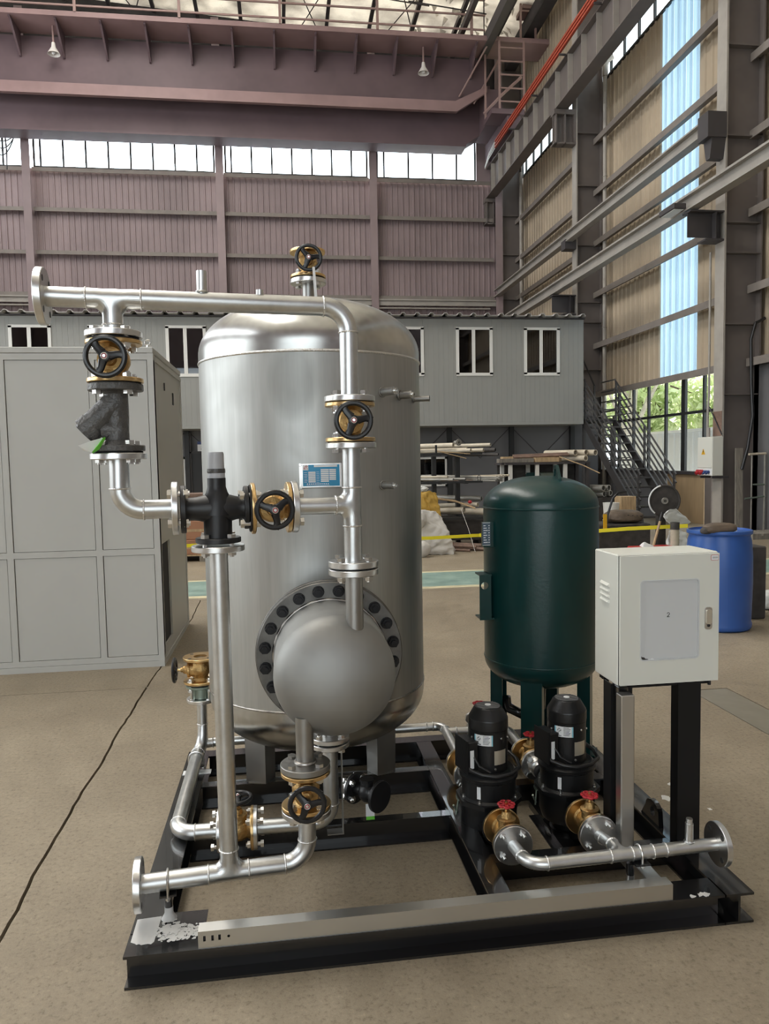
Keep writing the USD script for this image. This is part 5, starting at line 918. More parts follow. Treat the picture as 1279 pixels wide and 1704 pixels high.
# ---------------------------------------------------------------- two-storey site office
of = thing('site_office', 'grey two-storey prefab site office with sliding windows along the back of the hall', 'building', (0, 17.3, 0))
OY, OX1, OX0 = 17.3, 7.23, -9.0; wins = [5.77-1.65*k for k in range(9)]
zb, zt, wz0, wz1, ww = 2.34, 4.76, 3.47, 4.55, .84
edges = [OX1]+[x+ww for x in wins for _ in (0,)]
for k, x in enumerate(wins):
    xr = OX1 if k == 0 else wins[k-1]
    part(of, 'facade_panel', put(J(box(0, xr-x-ww-.004, 0, .06, 0, zt-zb), [box(.12*i, .12*i+.006, -.003, .0, 0, zt-zb) for i in range(1, int((xr-x-ww)/.12)+1)]), x+ww+.002, OY, zb), 'office_grey', smooth=False)
    ribs = lambda q0, q1: [box(x+.12*i, x+.12*i+.006, OY-.003, OY+.01, q0, q1) for i in range(1, 7)]
    part(of, 'facade_panel', J(box(x, x+ww, OY, OY+.06, zb, wz0), ribs(zb, wz0)), 'office_grey', smooth=False); part(of, 'facade_panel', box(x, x+ww, OY, OY+.06, wz1, zt), 'office_grey', smooth=False)
    w = part(of, 'window', J(box(x-.02, x+ww+.02, OY-.02, OY+.03, wz0-.03, wz0+.04), box(x-.02, x+ww+.02, OY-.02, OY+.03, wz1-.04, wz1+.02), box(x-.02, x+.05, OY-.02, OY+.03, wz0, wz1), box(x+ww-.05, x+ww+.02, OY-.02, OY+.03, wz0, wz1), box(x+.36, x+.44, OY-.012, OY+.03, wz0, wz1)), 'white_paint', 'white framed sliding window', smooth=False)
    for a, b, q in ((x+.05, x+.38, .004), (x+.42, x+ww-.05, .014)): part(w, 'pane', box(a, b, OY+q, OY+q+.005, wz0+.04, wz1-.04), 'glass_office', smooth=False)
part(of, 'facade_panel', box(OX0, wins[-1]-.002, OY, OY+.06, zb, zt), 'office_grey', smooth=False)
part(of, 'end_wall', box(OX1-.06, OX1, OY+.06, 20.6, zb, zt), 'office_grey', smooth=False)
part(of, 'floor_deck', box(OX0, OX1, OY, 20.6, zb-.06, zb-.001), 'office_grey', smooth=False); part(of, 'room_back', box(OX0, OX1-.1, 18.9, 18.95, zb, zt), 'room_dark', smooth=False)
n = int((OX1+.15-OX0)/.33); rp = []
for k in range(n): x = OX0+.33*k; rp += [(x, 4.80), (x+.2, 4.80), (x+.235, 4.85), (x+.295, 4.85)]
rp = rp+[(OX0+.33*n, 4.80)]; rpoly = Polygon(rp+[(x, z-.012) for x, z in rp[::-1]])
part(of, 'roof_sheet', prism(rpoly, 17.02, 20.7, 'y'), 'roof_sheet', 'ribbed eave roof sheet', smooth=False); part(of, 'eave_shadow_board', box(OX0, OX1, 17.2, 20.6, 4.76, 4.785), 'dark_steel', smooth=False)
for k in range(11):
    x = 7.35-1.6*k; part(of, 'lower_post', box(x-.055, x+.055, 18.28, 18.40, 0, zb-.06), 'black_frame', smooth=False)
    if not (k in (2, 3) or 1): pass
    a, b = x-1.6+.055, x-.055
    if k < 10: part(of, 'lower_wall', box(a, b, 18.40, 18.46, 0, zb-.06), 'office_dark', smooth=False); part(of, 'brace', J(sweep([(a, 18.39, zb-.1), (a+.75, 18.39, 1.5)], .008, 5), sweep([(b, 18.39, zb-.1), (b-.75, 18.39, 1.5)], .008, 5)), 'dark_steel')
part(of, 'lower_wall', box(7.2, 8.3, 18.9, 18.95, 0, 2.5), 'dark_steel', smooth=False)
for x0, x1, z0, z1 in ((3.2, 4.08, .82, 1.55), (-2.85, -2.3, .3, 1.66)):
    w = part(of, 'lower_window', J(box(x0, x1, 18.34, 18.4, z0, z0+.05), box(x0, x1, 18.34, 18.4, z1-.05, z1), box(x0, x0+.05, 18.34, 18.4, z0, z1), box(x1-.05, x1, 18.34, 18.4, z0, z1)), 'white_paint', smooth=False); part(w, 'pane', box(x0+.05, x1-.05, 18.36, 18.37, z0+.05, z1-.05), 'glass_office', smooth=False); part(w, 'stored_goods', J([box(x0+.08+.13*k, x0+.17+.13*k, 18.375, 18.395, z0+.1, z0+.1+.1*(1+(k*5) % 4)) for k in range(int((x1-x0-.2)/.13))]), 'label_white', smooth=False, kind='stuff')
d = part(of, 'door', J(box(-2.17, -1.42, 18.34, 18.40, 0, 1.74)), 'black_frame', 'dark door', smooth=False); part(d, 'door_frame', J(box(-2.2, -2.15, 18.31, 18.4, 0, 2.25), box(-2.2, -1.4, 18.31, 18.4, 1.74, 1.78)), 'stair_steel', smooth=False)
sg = part(of, 'sign', box(-2.0, -1.72, 18.28, 18.3, 1.79, 2.02), 'label_white', 'small white sign over the door', smooth=False); part(sg, 'sign_band', box(-2.0, -1.72, 18.275, 18.28, 1.95, 2.02), 'socket_blue', smooth=False)
tx = meshkit.text_mesh('8', .11, .002, True); tx.apply_transform(TF.rotation_matrix(math.pi/2, [1, 0, 0])); tx.apply_translation((-1.93, 18.278, 1.81)); part(sg, 'sign_text', tx, 'print_black', smooth=False)

# ---------------------------------------------------------------- stairs at the end of the office
st = thing('steel_stairs', 'dark open steel stairs with slanting rails rising beside the office end', 'stairs', (7.7, 14.5, 0))
sl = .79; yb = 14.42; Z = lambda y: (y-yb)*sl
for x in (7.3, 8.08):
    part(st, 'stringer', prism([(yb, 0), (yb+.2, 0), (17.5, Z(17.5)-.15), (17.5, Z(17.5)+.05), (yb, .18)], x-.02, x+.02, 'x'), 'stair_steel', smooth=False)
    for k, h in enumerate((.28, .45, .62, .80, .97)): part(st, 'rail', sweep([(x, yb+.1, h+.12), (x, 17.4, Z(17.4)+h)], .021, 6), 'stair_steel')
    for y in (14.6, 15.9, 17.35): part(st, 'rail_post', box(x-.02, x+.02, y-.02, y+.02, Z(y)+.05, Z(y)+.98), 'stair_steel', smooth=False)
    for k, h in enumerate((.25, .5, .75, 1.0)): part(st, 'rail', sweep([(x, 17.4, Z(17.4)+h), (x, 18.2, Z(17.4)+h)], .018, 6), 'stair_steel')
for k in range(12): y = yb+.12+.25*k; part(st, 'tread', box(7.32, 8.06, y, y+.23, Z(y)+.1, Z(y)+.135), 'stair_steel', smooth=False)
part(st, 'landing', box(7.26, 8.12, 17.4, 18.4, 2.33, 2.38), 'stair_steel', smooth=False); part(st, 'landing_bar', box(7.3, 8.1, 17.0, 17.03, 2.58, 2.61), 'stair_steel', smooth=False)
for k in range(11): y = 18.45+.19*k; part(st, 'upper_tread', J(box(7.3, 7.98, y, y+.19, 2.5+.19*k, 2.53+.19*k), box(7.3, 7.98, y+.17, y+.19, 2.36+.19*k, 2.5+.19*k)), 'stair_steel', smooth=False)
part(st, 'upper_rail', J(sweep([(7.98, 18.4, 3.3), (7.98, 20.4, 5.4)], .022, 6), box(7.96, 8.0, 18.38, 18.42, 2.4, 3.3)), 'stair_steel')
for x, y in ((7.3, 17.45), (8.08, 17.45)): part(st, 'support_post', box(x-.03, x+.03, y-.03, y+.03, 0, 2.33), 'stair_steel', smooth=False)

# ---------------------------------------------------------------- pipe rack left of the green vessel
rk = thing('pipe_rack', 'black cantilever rack loaded with long pipes behind the tank', 'rack', (2.4, 12.7, 0))
for x, y in ((2.57, 12.6), (3.02, 12.75), (1.2, 12.6), (.2, 12.75)): part(rk, 'post', box(x-.035, x+.035, y-.05, y+.05, 0, 1.545), 'black_frame', smooth=False)
for z in (.52, 1.13, 1.60):
    for x in (2.57, 3.02, 1.2, .2): part(rk, 'arm', box(x-.03, x+.03, 12.1, 13.4, z-.05, z), 'black_frame', smooth=False)
    part(rk, 'deck_bar', box(.1, 3.3, 12.12, 12.16, z-.04, z-.001), 'black_frame', smooth=False)
part(rk, 'stop_pin', box(2.50, 2.53, 12.11, 12.14, 1.6, 1.73), 'black_frame', smooth=False)
def pipe(x0, x1, y0, y1, z0, z1, r, m, lab, group=None, t=None):
    x0 = max(x0, x1-1.15) if y1 > 12 and x1 < 4.2 else x0; y0 = y1+.85*(x1-x0) if y1 > 12 and x1 < 4.2 else y0
    a, b = np.array([x0, y0, z0+r]), np.array([x1, y1, z1+r])
    return single('steel_pipe', hollow(a, b, r, t or r*.22, 14), m, lab, 'pipe', group)
pipe(.8, 2.86, 12.75, 12.35, 1.68, 1.69, .04, 'pipe_beige', 'beige pipe on the top rack level ending behind the round flange')
pipe(.8, 3.16, 12.95, 12.6, 1.60, 1.605, .042, 'pipe_beige', 'beige pipe with wide dark open end on the top rack level')
pipe(.6, 3.13, 12.35, 12.22, 1.60, 1.605, .032, 'pipe_beige', 'front beige pipe on the top rack level over the drooping rods')
pipe(1.6, 3.62, 13.0, 12.75, 1.69, 1.70, .033, 'pipe_beige', 'topmost beige pipe reaching furthest right on the pipe rack')
pipe(1.6, 3.42, 12.5, 12.48, 1.60, 1.605, .034, 'pipe_beige', 'beige pipe with squared end on the top rack level')
pipe(2.2, 3.68, 12.75, 12.66, 1.60, 1.605, .036, 'rubbish_dark', 'black pipe on the top rack level with its dark end at right')
pipe(2.9, 3.58, 12.2, 12.14, 1.54, 1.53, .025, 'rubbish_dark', 'thin dark pipe lowest on the top rack level')
for k, (y, z) in enumerate(((12.14, 1.50), (12.12, 1.575))): single('rod', rod((2.5, 12.12, 1.64-.01*k), (3.02+.06*k, y-.05, z), .007, 6), 'wood', ('lower', 'upper')[k]+' thin rod drooping from the top rack level', 'rod')
fl_ = thing('pipe_flange', 'grey round pipe flange lying on top of the beige pipes', 'flange', (2.97, 12.42, 1.76)); fz = 1.775
part(fl_, 'disc', disc((2.97, 12.42, fz), (.35, -.94, 0), .055, .02, .002, 24, .02), 'pipe_grey'); part(fl_, 'pipe', hollow((2.97, 12.42, fz), (2.95, 12.6, fz), .033, .008, 14), 'pipe_grey'); part(fl_, 'bolt_holes', J([disc(np.array([2.966, 12.408, fz])+.042*np.array([.94*math.cos(a), .35*math.cos(a), math.sin(a)]), (.35, -.94, 0), .007, .003, .0003, 8) for a in np.arange(6)*math.pi/3]), 'print_black')
pipe(.9, 2.82, 12.3, 12.2, 1.13, 1.13, .022, 'pipe_grey', 'grey pipe at the front of the middle rack level, longer one')
pipe(1.0, 2.74, 12.38, 12.27, 1.175, 1.175, .02, 'pipe_beige', 'light pipe lying on the front pipes of the middle rack level')
pipe(1.2, 3.06, 12.5, 12.32, 1.13, 1.13, .024, 'pipe_grey', 'grey pipe with open end beside the right rack post, middle level')
pipe(1.5, 3.2, 12.6, 12.4, 1.13, 1.09, .02, 'pipe_rust', 'rusty pipe end sticking out below the right rack post')
for k in range(18):
    i, j = k % 6, k//6; y = 12.46+.034*i+.017*(j % 2); z = 1.09+.028*j
    pipe(1.6, 3.62+.06*((k*7) % 5)/4+.03*i, y+.32, y, 1.13+.028*j, z, .0145, 'pipe_grey', 'thin grey pipe in the strapped bundle on the middle rack level', 'bundled thin pipes')
single('bundle_strap', sweep([(3.35, 12.43+.11*math.cos(a)+.1, 1.145+.065*math.sin(a)) for a in np.linspace(0, 2*math.pi, 20)], .005, 6), 'print_black', 'dark wire strap round the bundle of thin pipes', 'strap')
for k in range(5): pipe(1.6, 3.95-.07*k, 13.0-.04*k, 12.75-.05*k, 1.13, 1.17-.004*k, .021, 'pipe_beige', ('longest', 'second longest', 'middle', 'second shortest', 'shortest')[k]+' of five pale pipes at the back of the middle rack level', 'pale pipes behind the bundle')
pipe(1.5, 3.0, 12.5, 12.2, .52, .60, .045, 'pipe_beige', 'fat beige pipe with dark open end on the lowest rack level')
pipe(1.8, 3.37, 12.6, 12.28, .52, .54, .056, 'pipe_beige', 'fattest beige pipe nearest the green vessel on the lowest level')
pipe(1.8, 3.33, 12.9, 12.55, .6, .66, .04, 'pipe_beige', 'beige pipe resting on the fattest pipe of the lowest level')
pipe(1.5, 3.45, 13.0, 12.75, .76, .74, .05, 'pipe_grey', 'long grey channel pipe above the lowest rack level')
single('wood_strip', sweep([(2.4, 12.35, .86), (2.85, 12.2, .79), (3.15, 12.05, .67)], .016, 5), 'wood', 'thin wooden strip across the lowest rack level', 'wood strip')
single('wood_strip', sweep([(2.5, 12.4, .84), (2.9, 12.25, .77), (3.12, 12.1, .7)], .014, 5), 'pipe_rust', 'reddish strip beside the wooden strip on the lowest level', 'wood strip')
single('red_cap', blob((.035, .03, .03), 5, .1, sub=2).apply_translation((3.1, 12.2, .77)), 'red_paint', 'small red cap among the lowest pipes of the rack', 'cap')
single('black_crate', J(box(2.62, 3.5, 12.3, 12.9, .12, .48), box(2.6, 3.52, 12.28, 12.92, .44, .5)), 'rubbish_dark', 'black crate under the lowest rack level', 'crate', smooth=False)
single('crate_support', J(box(2.7, 2.8, 12.4, 12.8, 0, .12), box(3.3, 3.4, 12.4, 12.8, 0, .12)), 'rubbish_dark', 'low dark timber blocks below the black crate', 'block', smooth=False)
for k in range(9):
    x = 2.62+.06*k+RNG.uniform(-.03, .03); z = .001 if k % 2 == 0 else .045
    pipe(x-.5, x+.35+.05*(k % 3), 12.15+.02*k, 11.62+.05*(k % 4), z+.02, z, .02+.004*(k % 3), 'pipe_rust', ('first', 'second', 'third', 'fourth', 'fifth', 'sixth', 'seventh', 'eighth', 'ninth')[k]+' rusty pipe from the left in the floor heap under the rack', 'rusty pipes on the floor')
single('twine', sweep([(2.9, 12.0, .66), (2.97, 11.8, .35), (3.0, 11.5, .01)], .004, 5), 'white_rubber', 'pale twine hanging from the fat pipe to the floor', 'twine')
# sacks
def crumple(pts, seed, amp=.02):
    m = trimesh.Trimesh(pts).convex_hull
    for _ in range(4): m = m.subdivide()
    m.vertices += (meshkit.fbm(m.vertices*14+seed, 3, seed)[:, None]-.5)*amp*2*m.vertex_normals; return m
def sack(rad, base, seed, top=.7, lean=0):
    m = blob((1, 1, 1), seed, .10, 2.2, 4); v = m.vertices.copy(); z = np.clip(v[:, 2], -1, 1); k = 1-(1-top)*(z+1)/2
    v = np.sign(v)*np.abs(v)**.72; v[:, 0] *= rad[0]*k; v[:, 1] *= rad[1]*k; v[:, 2] *= rad[2]; v[:, 0] += lean*(v[:, 2]+rad[2]); v[:, 2] += -v[:, 2].min(); m.vertices = v+np.array(base); return m
single('sack', crumple([(2.0, 11.4, 0), (2.62, 11.38, 0), (2.68, 11.5, .03), (2.6, 11.75, 0), (2.0, 11.75, 0), (1.98, 11.42, .6), (2.12, 11.42, .71), (2.36, 11.44, .69), (2.45, 11.48, .6), (2.4, 11.7, .62), (2.0, 11.7, .65), (2.62, 11.36, .12), (2.54, 11.36, .35)], 2, .03), 'sack_white', 'full white woven sack standing on the floor beside the tank', 'sack')
single('sack', crumple([(2.0, 11.85, 0), (2.62, 11.85, 0), (2.6, 12.08, 0), (2.0, 12.08, 0), (2.02, 11.87, .97), (2.2, 11.86, .93), (2.34, 11.87, .98), (2.46, 11.88, .95), (2.48, 12.05, .93), (2.0, 12.05, .97), (2.55, 11.86, .45)], 6, .035), 'sack_yellow', 'tall yellow sack leaning behind the white one', 'sack')
single('sack', blob((.13, .11, .14), 9, .12).apply_translation((2.07, 11.4, .56)), 'sack_white', 'small round white bundle on the shoulder of the white sack', 'sack')
single('sack', blob((.14, .09, .13), 12, .10).apply_translation((2.08, 11.2, .122)), 'sack_white', 'small white pouch on the floor in front of the white sack', 'sack')
single('plastic_sheet', blob((.14, .1, .06), 15, .3, 5).apply_translation((2.2, 11.98, 1.01)), 'plastic_film', 'crumpled clear plastic on top of the yellow sack', 'plastic')
# cartons at left
pl = thing('pallet', 'low wooden pallet under the brown cartons at left', 'pallet', (-1.3, 11.9, 0))
for k in range(5): part(pl, 'board', box(-1.75, -.75, 11.6+.16*k, 11.72+.16*k, .09, .11), 'wood', smooth=False)
for x in (-1.75, -1.3, -.85): part(pl, 'bearer', box(x, x+.1, 11.6, 12.36, 0, .09), 'wood_grey', smooth=False)
def carton(x0, x1, y0, y1, z0, z1, lab):
    t = thing('carton', lab, 'carton', ((x0+x1)/2, (y0+y1)/2, z0)); part(t, 'box', rbox(x0, x1, y0, y1, z0, z1, .008), 'carton', smooth=False); part(t, 'tape_strip', box(x0+.05, x1-.05, y0-.001, y0, (z0+z1)/2-.02, (z0+z1)/2+.02), 'wood', smooth=False); part(t, 'flap', J(box(x0+.01, (x0+x1)/2-.004, y0+.01, y1-.01, z1, z1+.004), box((x0+x1)/2+.004, x1-.01, y0+.01, y1-.01, z1, z1+.004)), 'carton', smooth=False)
carton(-1.72, -.85, 11.62, 12.3, .11, .33, 'flat brown carton on the wooden pallet'); carton(-1.70, -.95, 11.64, 12.28, .335, .62, 'brown carton in the middle of the pallet stack'); carton(-1.55, -.85, 11.66, 12.2, .626, .86, 'brown carton second from the top of the stack')
single('board', rbox(-1.72, -1.22, 11.68, 12.1, .866, 1.04, .006), 'pipe_rust', 'dark reddish box topmost on the carton stack', 'box', smooth=False)
# barrier tape
def tape(pts, w):
    P_ = np.array(pts); tw_ = []
    for a, b in zip(P_[:-1], P_[1:]):
        d = (b-a); nrm = np.cross(d/np.linalg.norm(d), UZ)*.0008; tw_.append(trimesh.Trimesh([p+s*nrm+[0, 0, q] for p in (a, b) for s in (-1, 1) for q in (-w/2, w/2)]).convex_hull)
    return J(tw_)
single('barrier_tape', tape([(-2.0, 11.0, .315), (0.5, 11.05, .32), (2.2, 11.02, .31), (2.95, 11.05, .325)], .05), 'tape_yellow', 'yellow barrier tape stretched across the white sack', 'tape')
single('barrier_tape', tape([(2.95, 11.05, .325), (4.4, 10.6, .37), (5.0, 10.3, .43), (5.75, 10.0, .475)], .055), 'tape_yellow', 'yellow barrier tape right of the green vessel running to the blue drum', 'tape')

# ---------------------------------------------------------------- table with timber and pipes behind the vessel
tb_ = thing('work_table', 'long white-legged table carrying boards and pipes below the office', 'table', (5.2, 14.3, 0))
part(tb_, 'top', box(4.25, 6.0, 14.0, 14.7, 1.36, 1.40), 'dark_steel', smooth=False)
for x in (4.38, 4.92, 5.49, 5.95):
    for y in (14.05, 14.6): part(tb_, 'leg', box(x-.035, x+.035, y-.03, y+.03, 0, 1.36), 'white_paint' if x < 5.9 else 'dark_steel', smooth=False)
part(tb_, 'lower_shelf', box(4.3, 5.98, 14.1, 14.65, .58, .61), 'dark_steel', smooth=False); part(tb_, 'back_panel', box(4.3, 5.98, 14.66, 14.69, .62, 1.35), 'rubbish_dark', smooth=False)
single('timber', rbox(4.15, 4.85, 14.02, 14.2, 1.401, 1.48, .004), 'wood_grey', 'grey timber beam at the left end of the work table', 'timber', smooth=False)
single('timber', rbox(4.88, 5.36, 14.02, 14.16, 1.401, 1.49, .004), 'wood', 'light timber block in the middle of the work table', 'timber', smooth=False)
single('timber', rbox(4.3, 5.5, 14.25, 14.45, 1.401, 1.52, .004), 'wood', 'long light plank at the back of the work table', 'timber', smooth=False)
for k in range(3): single('rod', rod((4.5, 14.2+.04*k, 1.5+.02*k), (5.6, 14.1+.05*k, 1.53+.02*k), .018, 8), 'pipe_rust', ('lowest', 'middle', 'upper')[k]+' rusty bar lying over the timber on the work table', 'rod')
for k, (x, z) in enumerate(((5.75, 1.515), (5.95, 1.515), (6.12, 1.51), (5.9, 1.402))): pipe(x-.35, x, 14.9-.05*k, 14.15-.05*k, z if k < 3 else 1.402, z, .06, 'pipe_beige', ('left', 'middle', 'right', 'lower')[k]+' fat pipe with round dark end on the work table')
single('rod', sweep([(5.35, 14.0, 1.5), (5.75, 13.8, 1.33), (6.05, 13.7, 1.17)], .012, 6), 'wood', 'thin stick hanging down from the right end of the work table', 'rod')
single('paint_can', J(lathe([(0, 0), (.1, 0), (.1, .12), (.096, .14), (0, .14)], 24)).apply_translation((4.6, 14.3, .611)), 'white_paint', 'white can on the lower shelf of the work table', 'can')
gs = thing('bench_vise', 'green painted bench vise standing on the lower shelf of the work table', 'vise', (4.82, 14.25, .61)); part(gs, 'body', J(box(4.75, 4.90, 14.2, 14.4, .611, .9), box(4.77, 4.88, 14.15, 14.3, .9, 1.17)), 'green_paint', smooth=False); part(gs, 'jaw', box(4.75, 4.9, 14.12, 14.2, 1.02, 1.2), 'green_paint', smooth=False); part(gs, 'screw', rod((4.82, 14.05, 1.08), (4.82, 14.2, 1.08), .02, 8), 'bolt_steel')
single('machine_box', rbox(5.05, 5.4, 14.2, 14.5, .611, 1.2, .02), 'zinc_green', 'grey green machine box on the lower shelf of the work table', 'box')
for k, (x, z) in enumerate(((6.22, .81), (6.36, .81), (6.29, .69), (6.45, .70))): pipe(x-.4, x, 14.7, 13.9+.06*k, z-.0, z, .06, 'pipe_grey', ('upper left', 'upper right', 'lower left', 'lower right')[k]+' of four fat dark pipes right of the work table')
single('pipe_stand', J(box(6.04, 6.52, 14.0, 14.06, 0, .68), box(6.04, 6.52, 14.4, 14.46, 0, .68)), 'rubbish_dark', 'dark trestle under the four fat pipes', 'stand', smooth=False)
single('paint_bucket', J(lathe([(0, 0), (.13, 0), (.15, .3), (.155, .31), (0, .31)], 24)).apply_translation((6.1, 13.3, .31)), 'white_paint', 'upper white bucket of two stacked beside the dark machine', 'bucket')
single('paint_bucket', J(lathe([(0, 0), (.13, 0), (.15, .29), (.155, .3), (0, .3)], 24)).apply_translation((6.1, 13.3, 0)), 'white_paint', 'lower white bucket of two stacked beside the dark machine', 'bucket')
single('crate_box', rbox(6.35, 6.65, 13.4, 13.7, 0, .72, .006), 'wood', 'orange brown wooden crate standing before the stairs', 'crate', smooth=False)

# ---------------------------------------------------------------- clutter between the vessel and the drum
mc = thing('old_machine', 'old dark machine with brown rounded cover behind the vessel', 'machine', (5.1, 10.9, 0))
part(mc, 'base', rbox(4.7, 5.55, 10.7, 11.3, 0, .46, .02), 'rubbish_dark'); part(mc, 'cover', sack((.33, .25, .1), (5.22, 10.95, .46), 3, .8), 'machine_brown'); part(mc, 'rivets', J([blob((.02, .015, .012), k, .05, sub=1).apply_translation((5.2+.07*k, 10.74, .59-.006*k)) for k in range(4)]), 'rubbish_dark'); part(mc, 'hose', sweep([(4.86, 10.8, .3), (4.9, 10.8, .6), (4.98, 10.8, .85), (5.06, 10.8, .93), (5.2, 10.8, .95)], .018, 8), 'cable_black'); part(mc, 'strap', box(4.78, 4.84, 10.69, 10.7, .36, .62), 'sign_yellow', smooth=False)
single('cable_coil', J([ring((4.45+.01*k, 10.9, .3+.004*k), (.3, -.95, .1), .20-.012*k, .014, 36, 6) for k in range(7)]), 'cable_black', 'tangled coil of black cable behind the green vessel', 'cable')
single('coil_hook', J(box(4.44, 4.47, 10.98, 11.02, 0, .5), box(4.44, 4.47, 10.85, 11.02, .47, .5)), 'rubbish_dark', 'small dark post carrying the coil of black cable', 'post', smooth=False)
wl_ = thing('spoked_wheel', 'black wheel with bright rim standing in front of the stairs', 'wheel', (5.9, 11.0, .78)); wc = np.array([5.92, 11.0, .78]); wd = np.array([-.15, -.99, 0])
part(wl_, 'disc', disc(wc, wd, .235, .03, .004, 44), 'rubbish_dark'); part(wl_, 'rim', J(ring(wc+wd*.02, wd, .238, .016, 48, 8)), 'rubbish_dark'); part(wl_, 'bright_edge', sweep([wc+wd*.03+.245*np.array([-.99*math.cos(a), .15*math.cos(a), math.sin(a)]) for a in np.linspace(-.9, 1.3, 24)], .013, 6), 'label_white'); part(wl_, 'hub', J(disc(wc+wd*.03, wd, .05, .03), ring(wc+wd*.045, wd, .045, .008, 24, 6)), 'pipe_grey'); part(wl_, 'axle_cap', disc(wc+wd*.05, wd, .02, .02), 'rubbish_dark')
part(wl_, 'stand', J(box(5.86, 5.98, 11.05, 11.15, 0, .85), box(5.7, 6.15, 11.0, 11.3, 0, .06)), 'rubbish_dark', smooth=False)
single('plastic_bag', crumple([(5.52, 10.25, .62), (5.58, 10.2, .70), (5.68, 10.2, .72), (5.95, 10.25, .50), (5.90, 10.3, .44), (5.62, 10.3, .48), (5.55, 10.4, .60), (5.85, 10.4, .48)], 21, .03), 'plastic_film', 'upper white plastic bag in front of the bright-rimmed wheel', 'bag')
single('plastic_bag', crumple([(5.55, 10.2, 0), (5.9, 10.2, 0), (5.95, 10.35, 0), (5.6, 10.4, 0), (5.58, 10.22, .38), (5.86, 10.22, .34), (5.7, 10.25, .45), (5.82, 10.35, .4)], 23, .03), 'plastic_film', 'lower white plastic bag left of the blue drum', 'bag')
bm = thing('broom', 'broom with wooden handle leaning behind the control cabinet', 'broom', (5.2, 10, .1)); part(bm, 'handle', rod((5.18, 9.95, .13), (5.41, 10.1, .66), .018, 10), 'wood'); part(bm, 'grip', rod((5.36, 10.07, .545), (5.415, 10.1, .67), .024, 10), 'cable_black'); part(bm, 'head', rbox(5.05, 5.33, 9.9, 9.98, 0, .14, .01), 'rubbish_dark', smooth=False)
sp_ = thing('wire_spool', 'upright spool of grey wire left of the blue drum', 'spool', (5.43, 9.8, 0)); part(sp_, 'core', lathe([(0, 0), (.06, 0)]+[(.057+.006*(k % 2), .02+.022*k) for k in range(19)]+[(.06, .45), (0, .45)], 20).apply_translation((5.44, 9.8, 0)), 'pipe_beige'); part(sp_, 'cap', lathe([(0, .45), (.063, .45), (.063, .55), (.05, .552), (.05, .5), (0, .5)], 20).apply_translation((5.44, 9.8, 0)), 'rubbish_dark')
single('toolbox', rbox(4.75, 5.35, 9.6, 9.85, 0, .235, .015), 'red_paint', 'red toolbox partly seen over the control cabinet', 'toolbox', smooth=False)
single('paper', crumple([(4.88, 9.62, .237), (5.05, 9.65, .237), (5.1, 9.75, .237), (4.9, 9.78, .237), (4.92, 9.68, .30), (4.98, 9.72, .29)], 31, .015), 'label_white', 'crumpled white paper on the red toolbox', 'paper')

# ---------------------------------------------------------------- blue drum and its load
DX, DYc = 3.715, 5.955
dr = thing('plastic_drum', 'bright blue plastic drum standing on the floor at right', 'drum', (DX, DYc, 0))
D0 = lambda m: m.apply_translation((DX, DYc, 0))
part(dr, 'body', D0(lathe([(0, 0), (.245, 0), (.262, .02), (.266, .05), (.258, .07), (.262, .2), (.268, .42), (.266, .62), (.255, .76), (.244, .795), (.246, .81), (.262, .82), (.264, .832), (.262, .848), (.248, .852), (.242, .835), (0, .83)], 72)), 'drum_blue', smooth=50)
part(dr, 'bung', D0(lathe([(0, .83), (.035, .83), (.034, .85), (0, .85)], 20).apply_translation((.13, .1, 0))), 'drum_blue')
single('rag', sack((.15, .07, .045), (3.62, 5.8, .832), 41, .9, .0), 'machine_brown', 'dirty brown rolled rag lying on the blue drum', 'rag')
single('glove', sack((.05, .04, .03), (3.50, 5.8, .83), 43, .8), 'rubbish_dark', 'small dark glove at the left rim of the drum lid', 'glove')
single('paper', box(3.6, 3.86, 5.92, 6.02, .831, .835), 'label_white', 'flat white sheet lying on the drum lid', 'paper', smooth=False)
single('steel_block', rbox(4.12, 4.3, 6.15, 6.5, 0, .66, .01), 'rubbish_dark', 'dark rough steel block standing right behind the blue drum', 'block')
single('plastic_bag', sack((.16, .12, .09), (4.62, 6.55, 0), 51, .6), 'plastic_film', 'clear plastic bag on the floor at the right edge', 'bag')
single('wood_strip', rbox(3.92, 4.25, 5.42, 5.47, 0, .02, .003), 'sign_yellow', 'small orange wooden strip on the floor at the right edge', 'wood strip', smooth=False)

# ---------------------------------------------------------------- right column fittings
xb = thing('distribution_box', 'light grey electrical box with yellow warning triangle on the right column', 'electrical box', (8.1, 13.3, 1.08))
part(xb, 'body', rbox(7.95, 8.165, 13.0, 13.5, 1.09, 1.82, .006), 'cabinet_white', smooth=False); part(xb, 'door', rbox(7.942, 7.952, 13.01, 13.49, 1.24, 1.815, .003), 'cabinet_white', smooth=False); part(xb, 'socket_panel', rbox(7.944, 7.952, 13.01, 13.49, 1.095, 1.225, .003), 'label_white', smooth=False)
part(xb, 'warning_triangle', prism([(13.225, 1.49), (13.355, 1.49), (13.29, 1.6)], 7.939, 7.942, 'x'), 'sign_yellow', 'yellow warning triangle', smooth=False)
part(xb, 'lightning_mark', prism([(13.295, 1.585), (13.275, 1.54), (13.292, 1.54), (13.28, 1.505), (13.31, 1.548), (13.293, 1.548), (13.305, 1.585)], 7.937, 7.939, 'x'), 'print_black', smooth=False)
for k, y in enumerate((13.44, 13.32, 13.2, 13.1)): part(xb, 'socket', J(disc((7.925, y, 1.16), (1, 0, 0), .045 if k < 2 else .032, .05), disc((7.89, y-.01, 1.14), (1, 0, .5), .035 if k < 2 else .02, .04)), 'red_paint' if k < 2 else 'socket_blue', 'red industrial socket' if k < 2 else 'blue industrial socket')
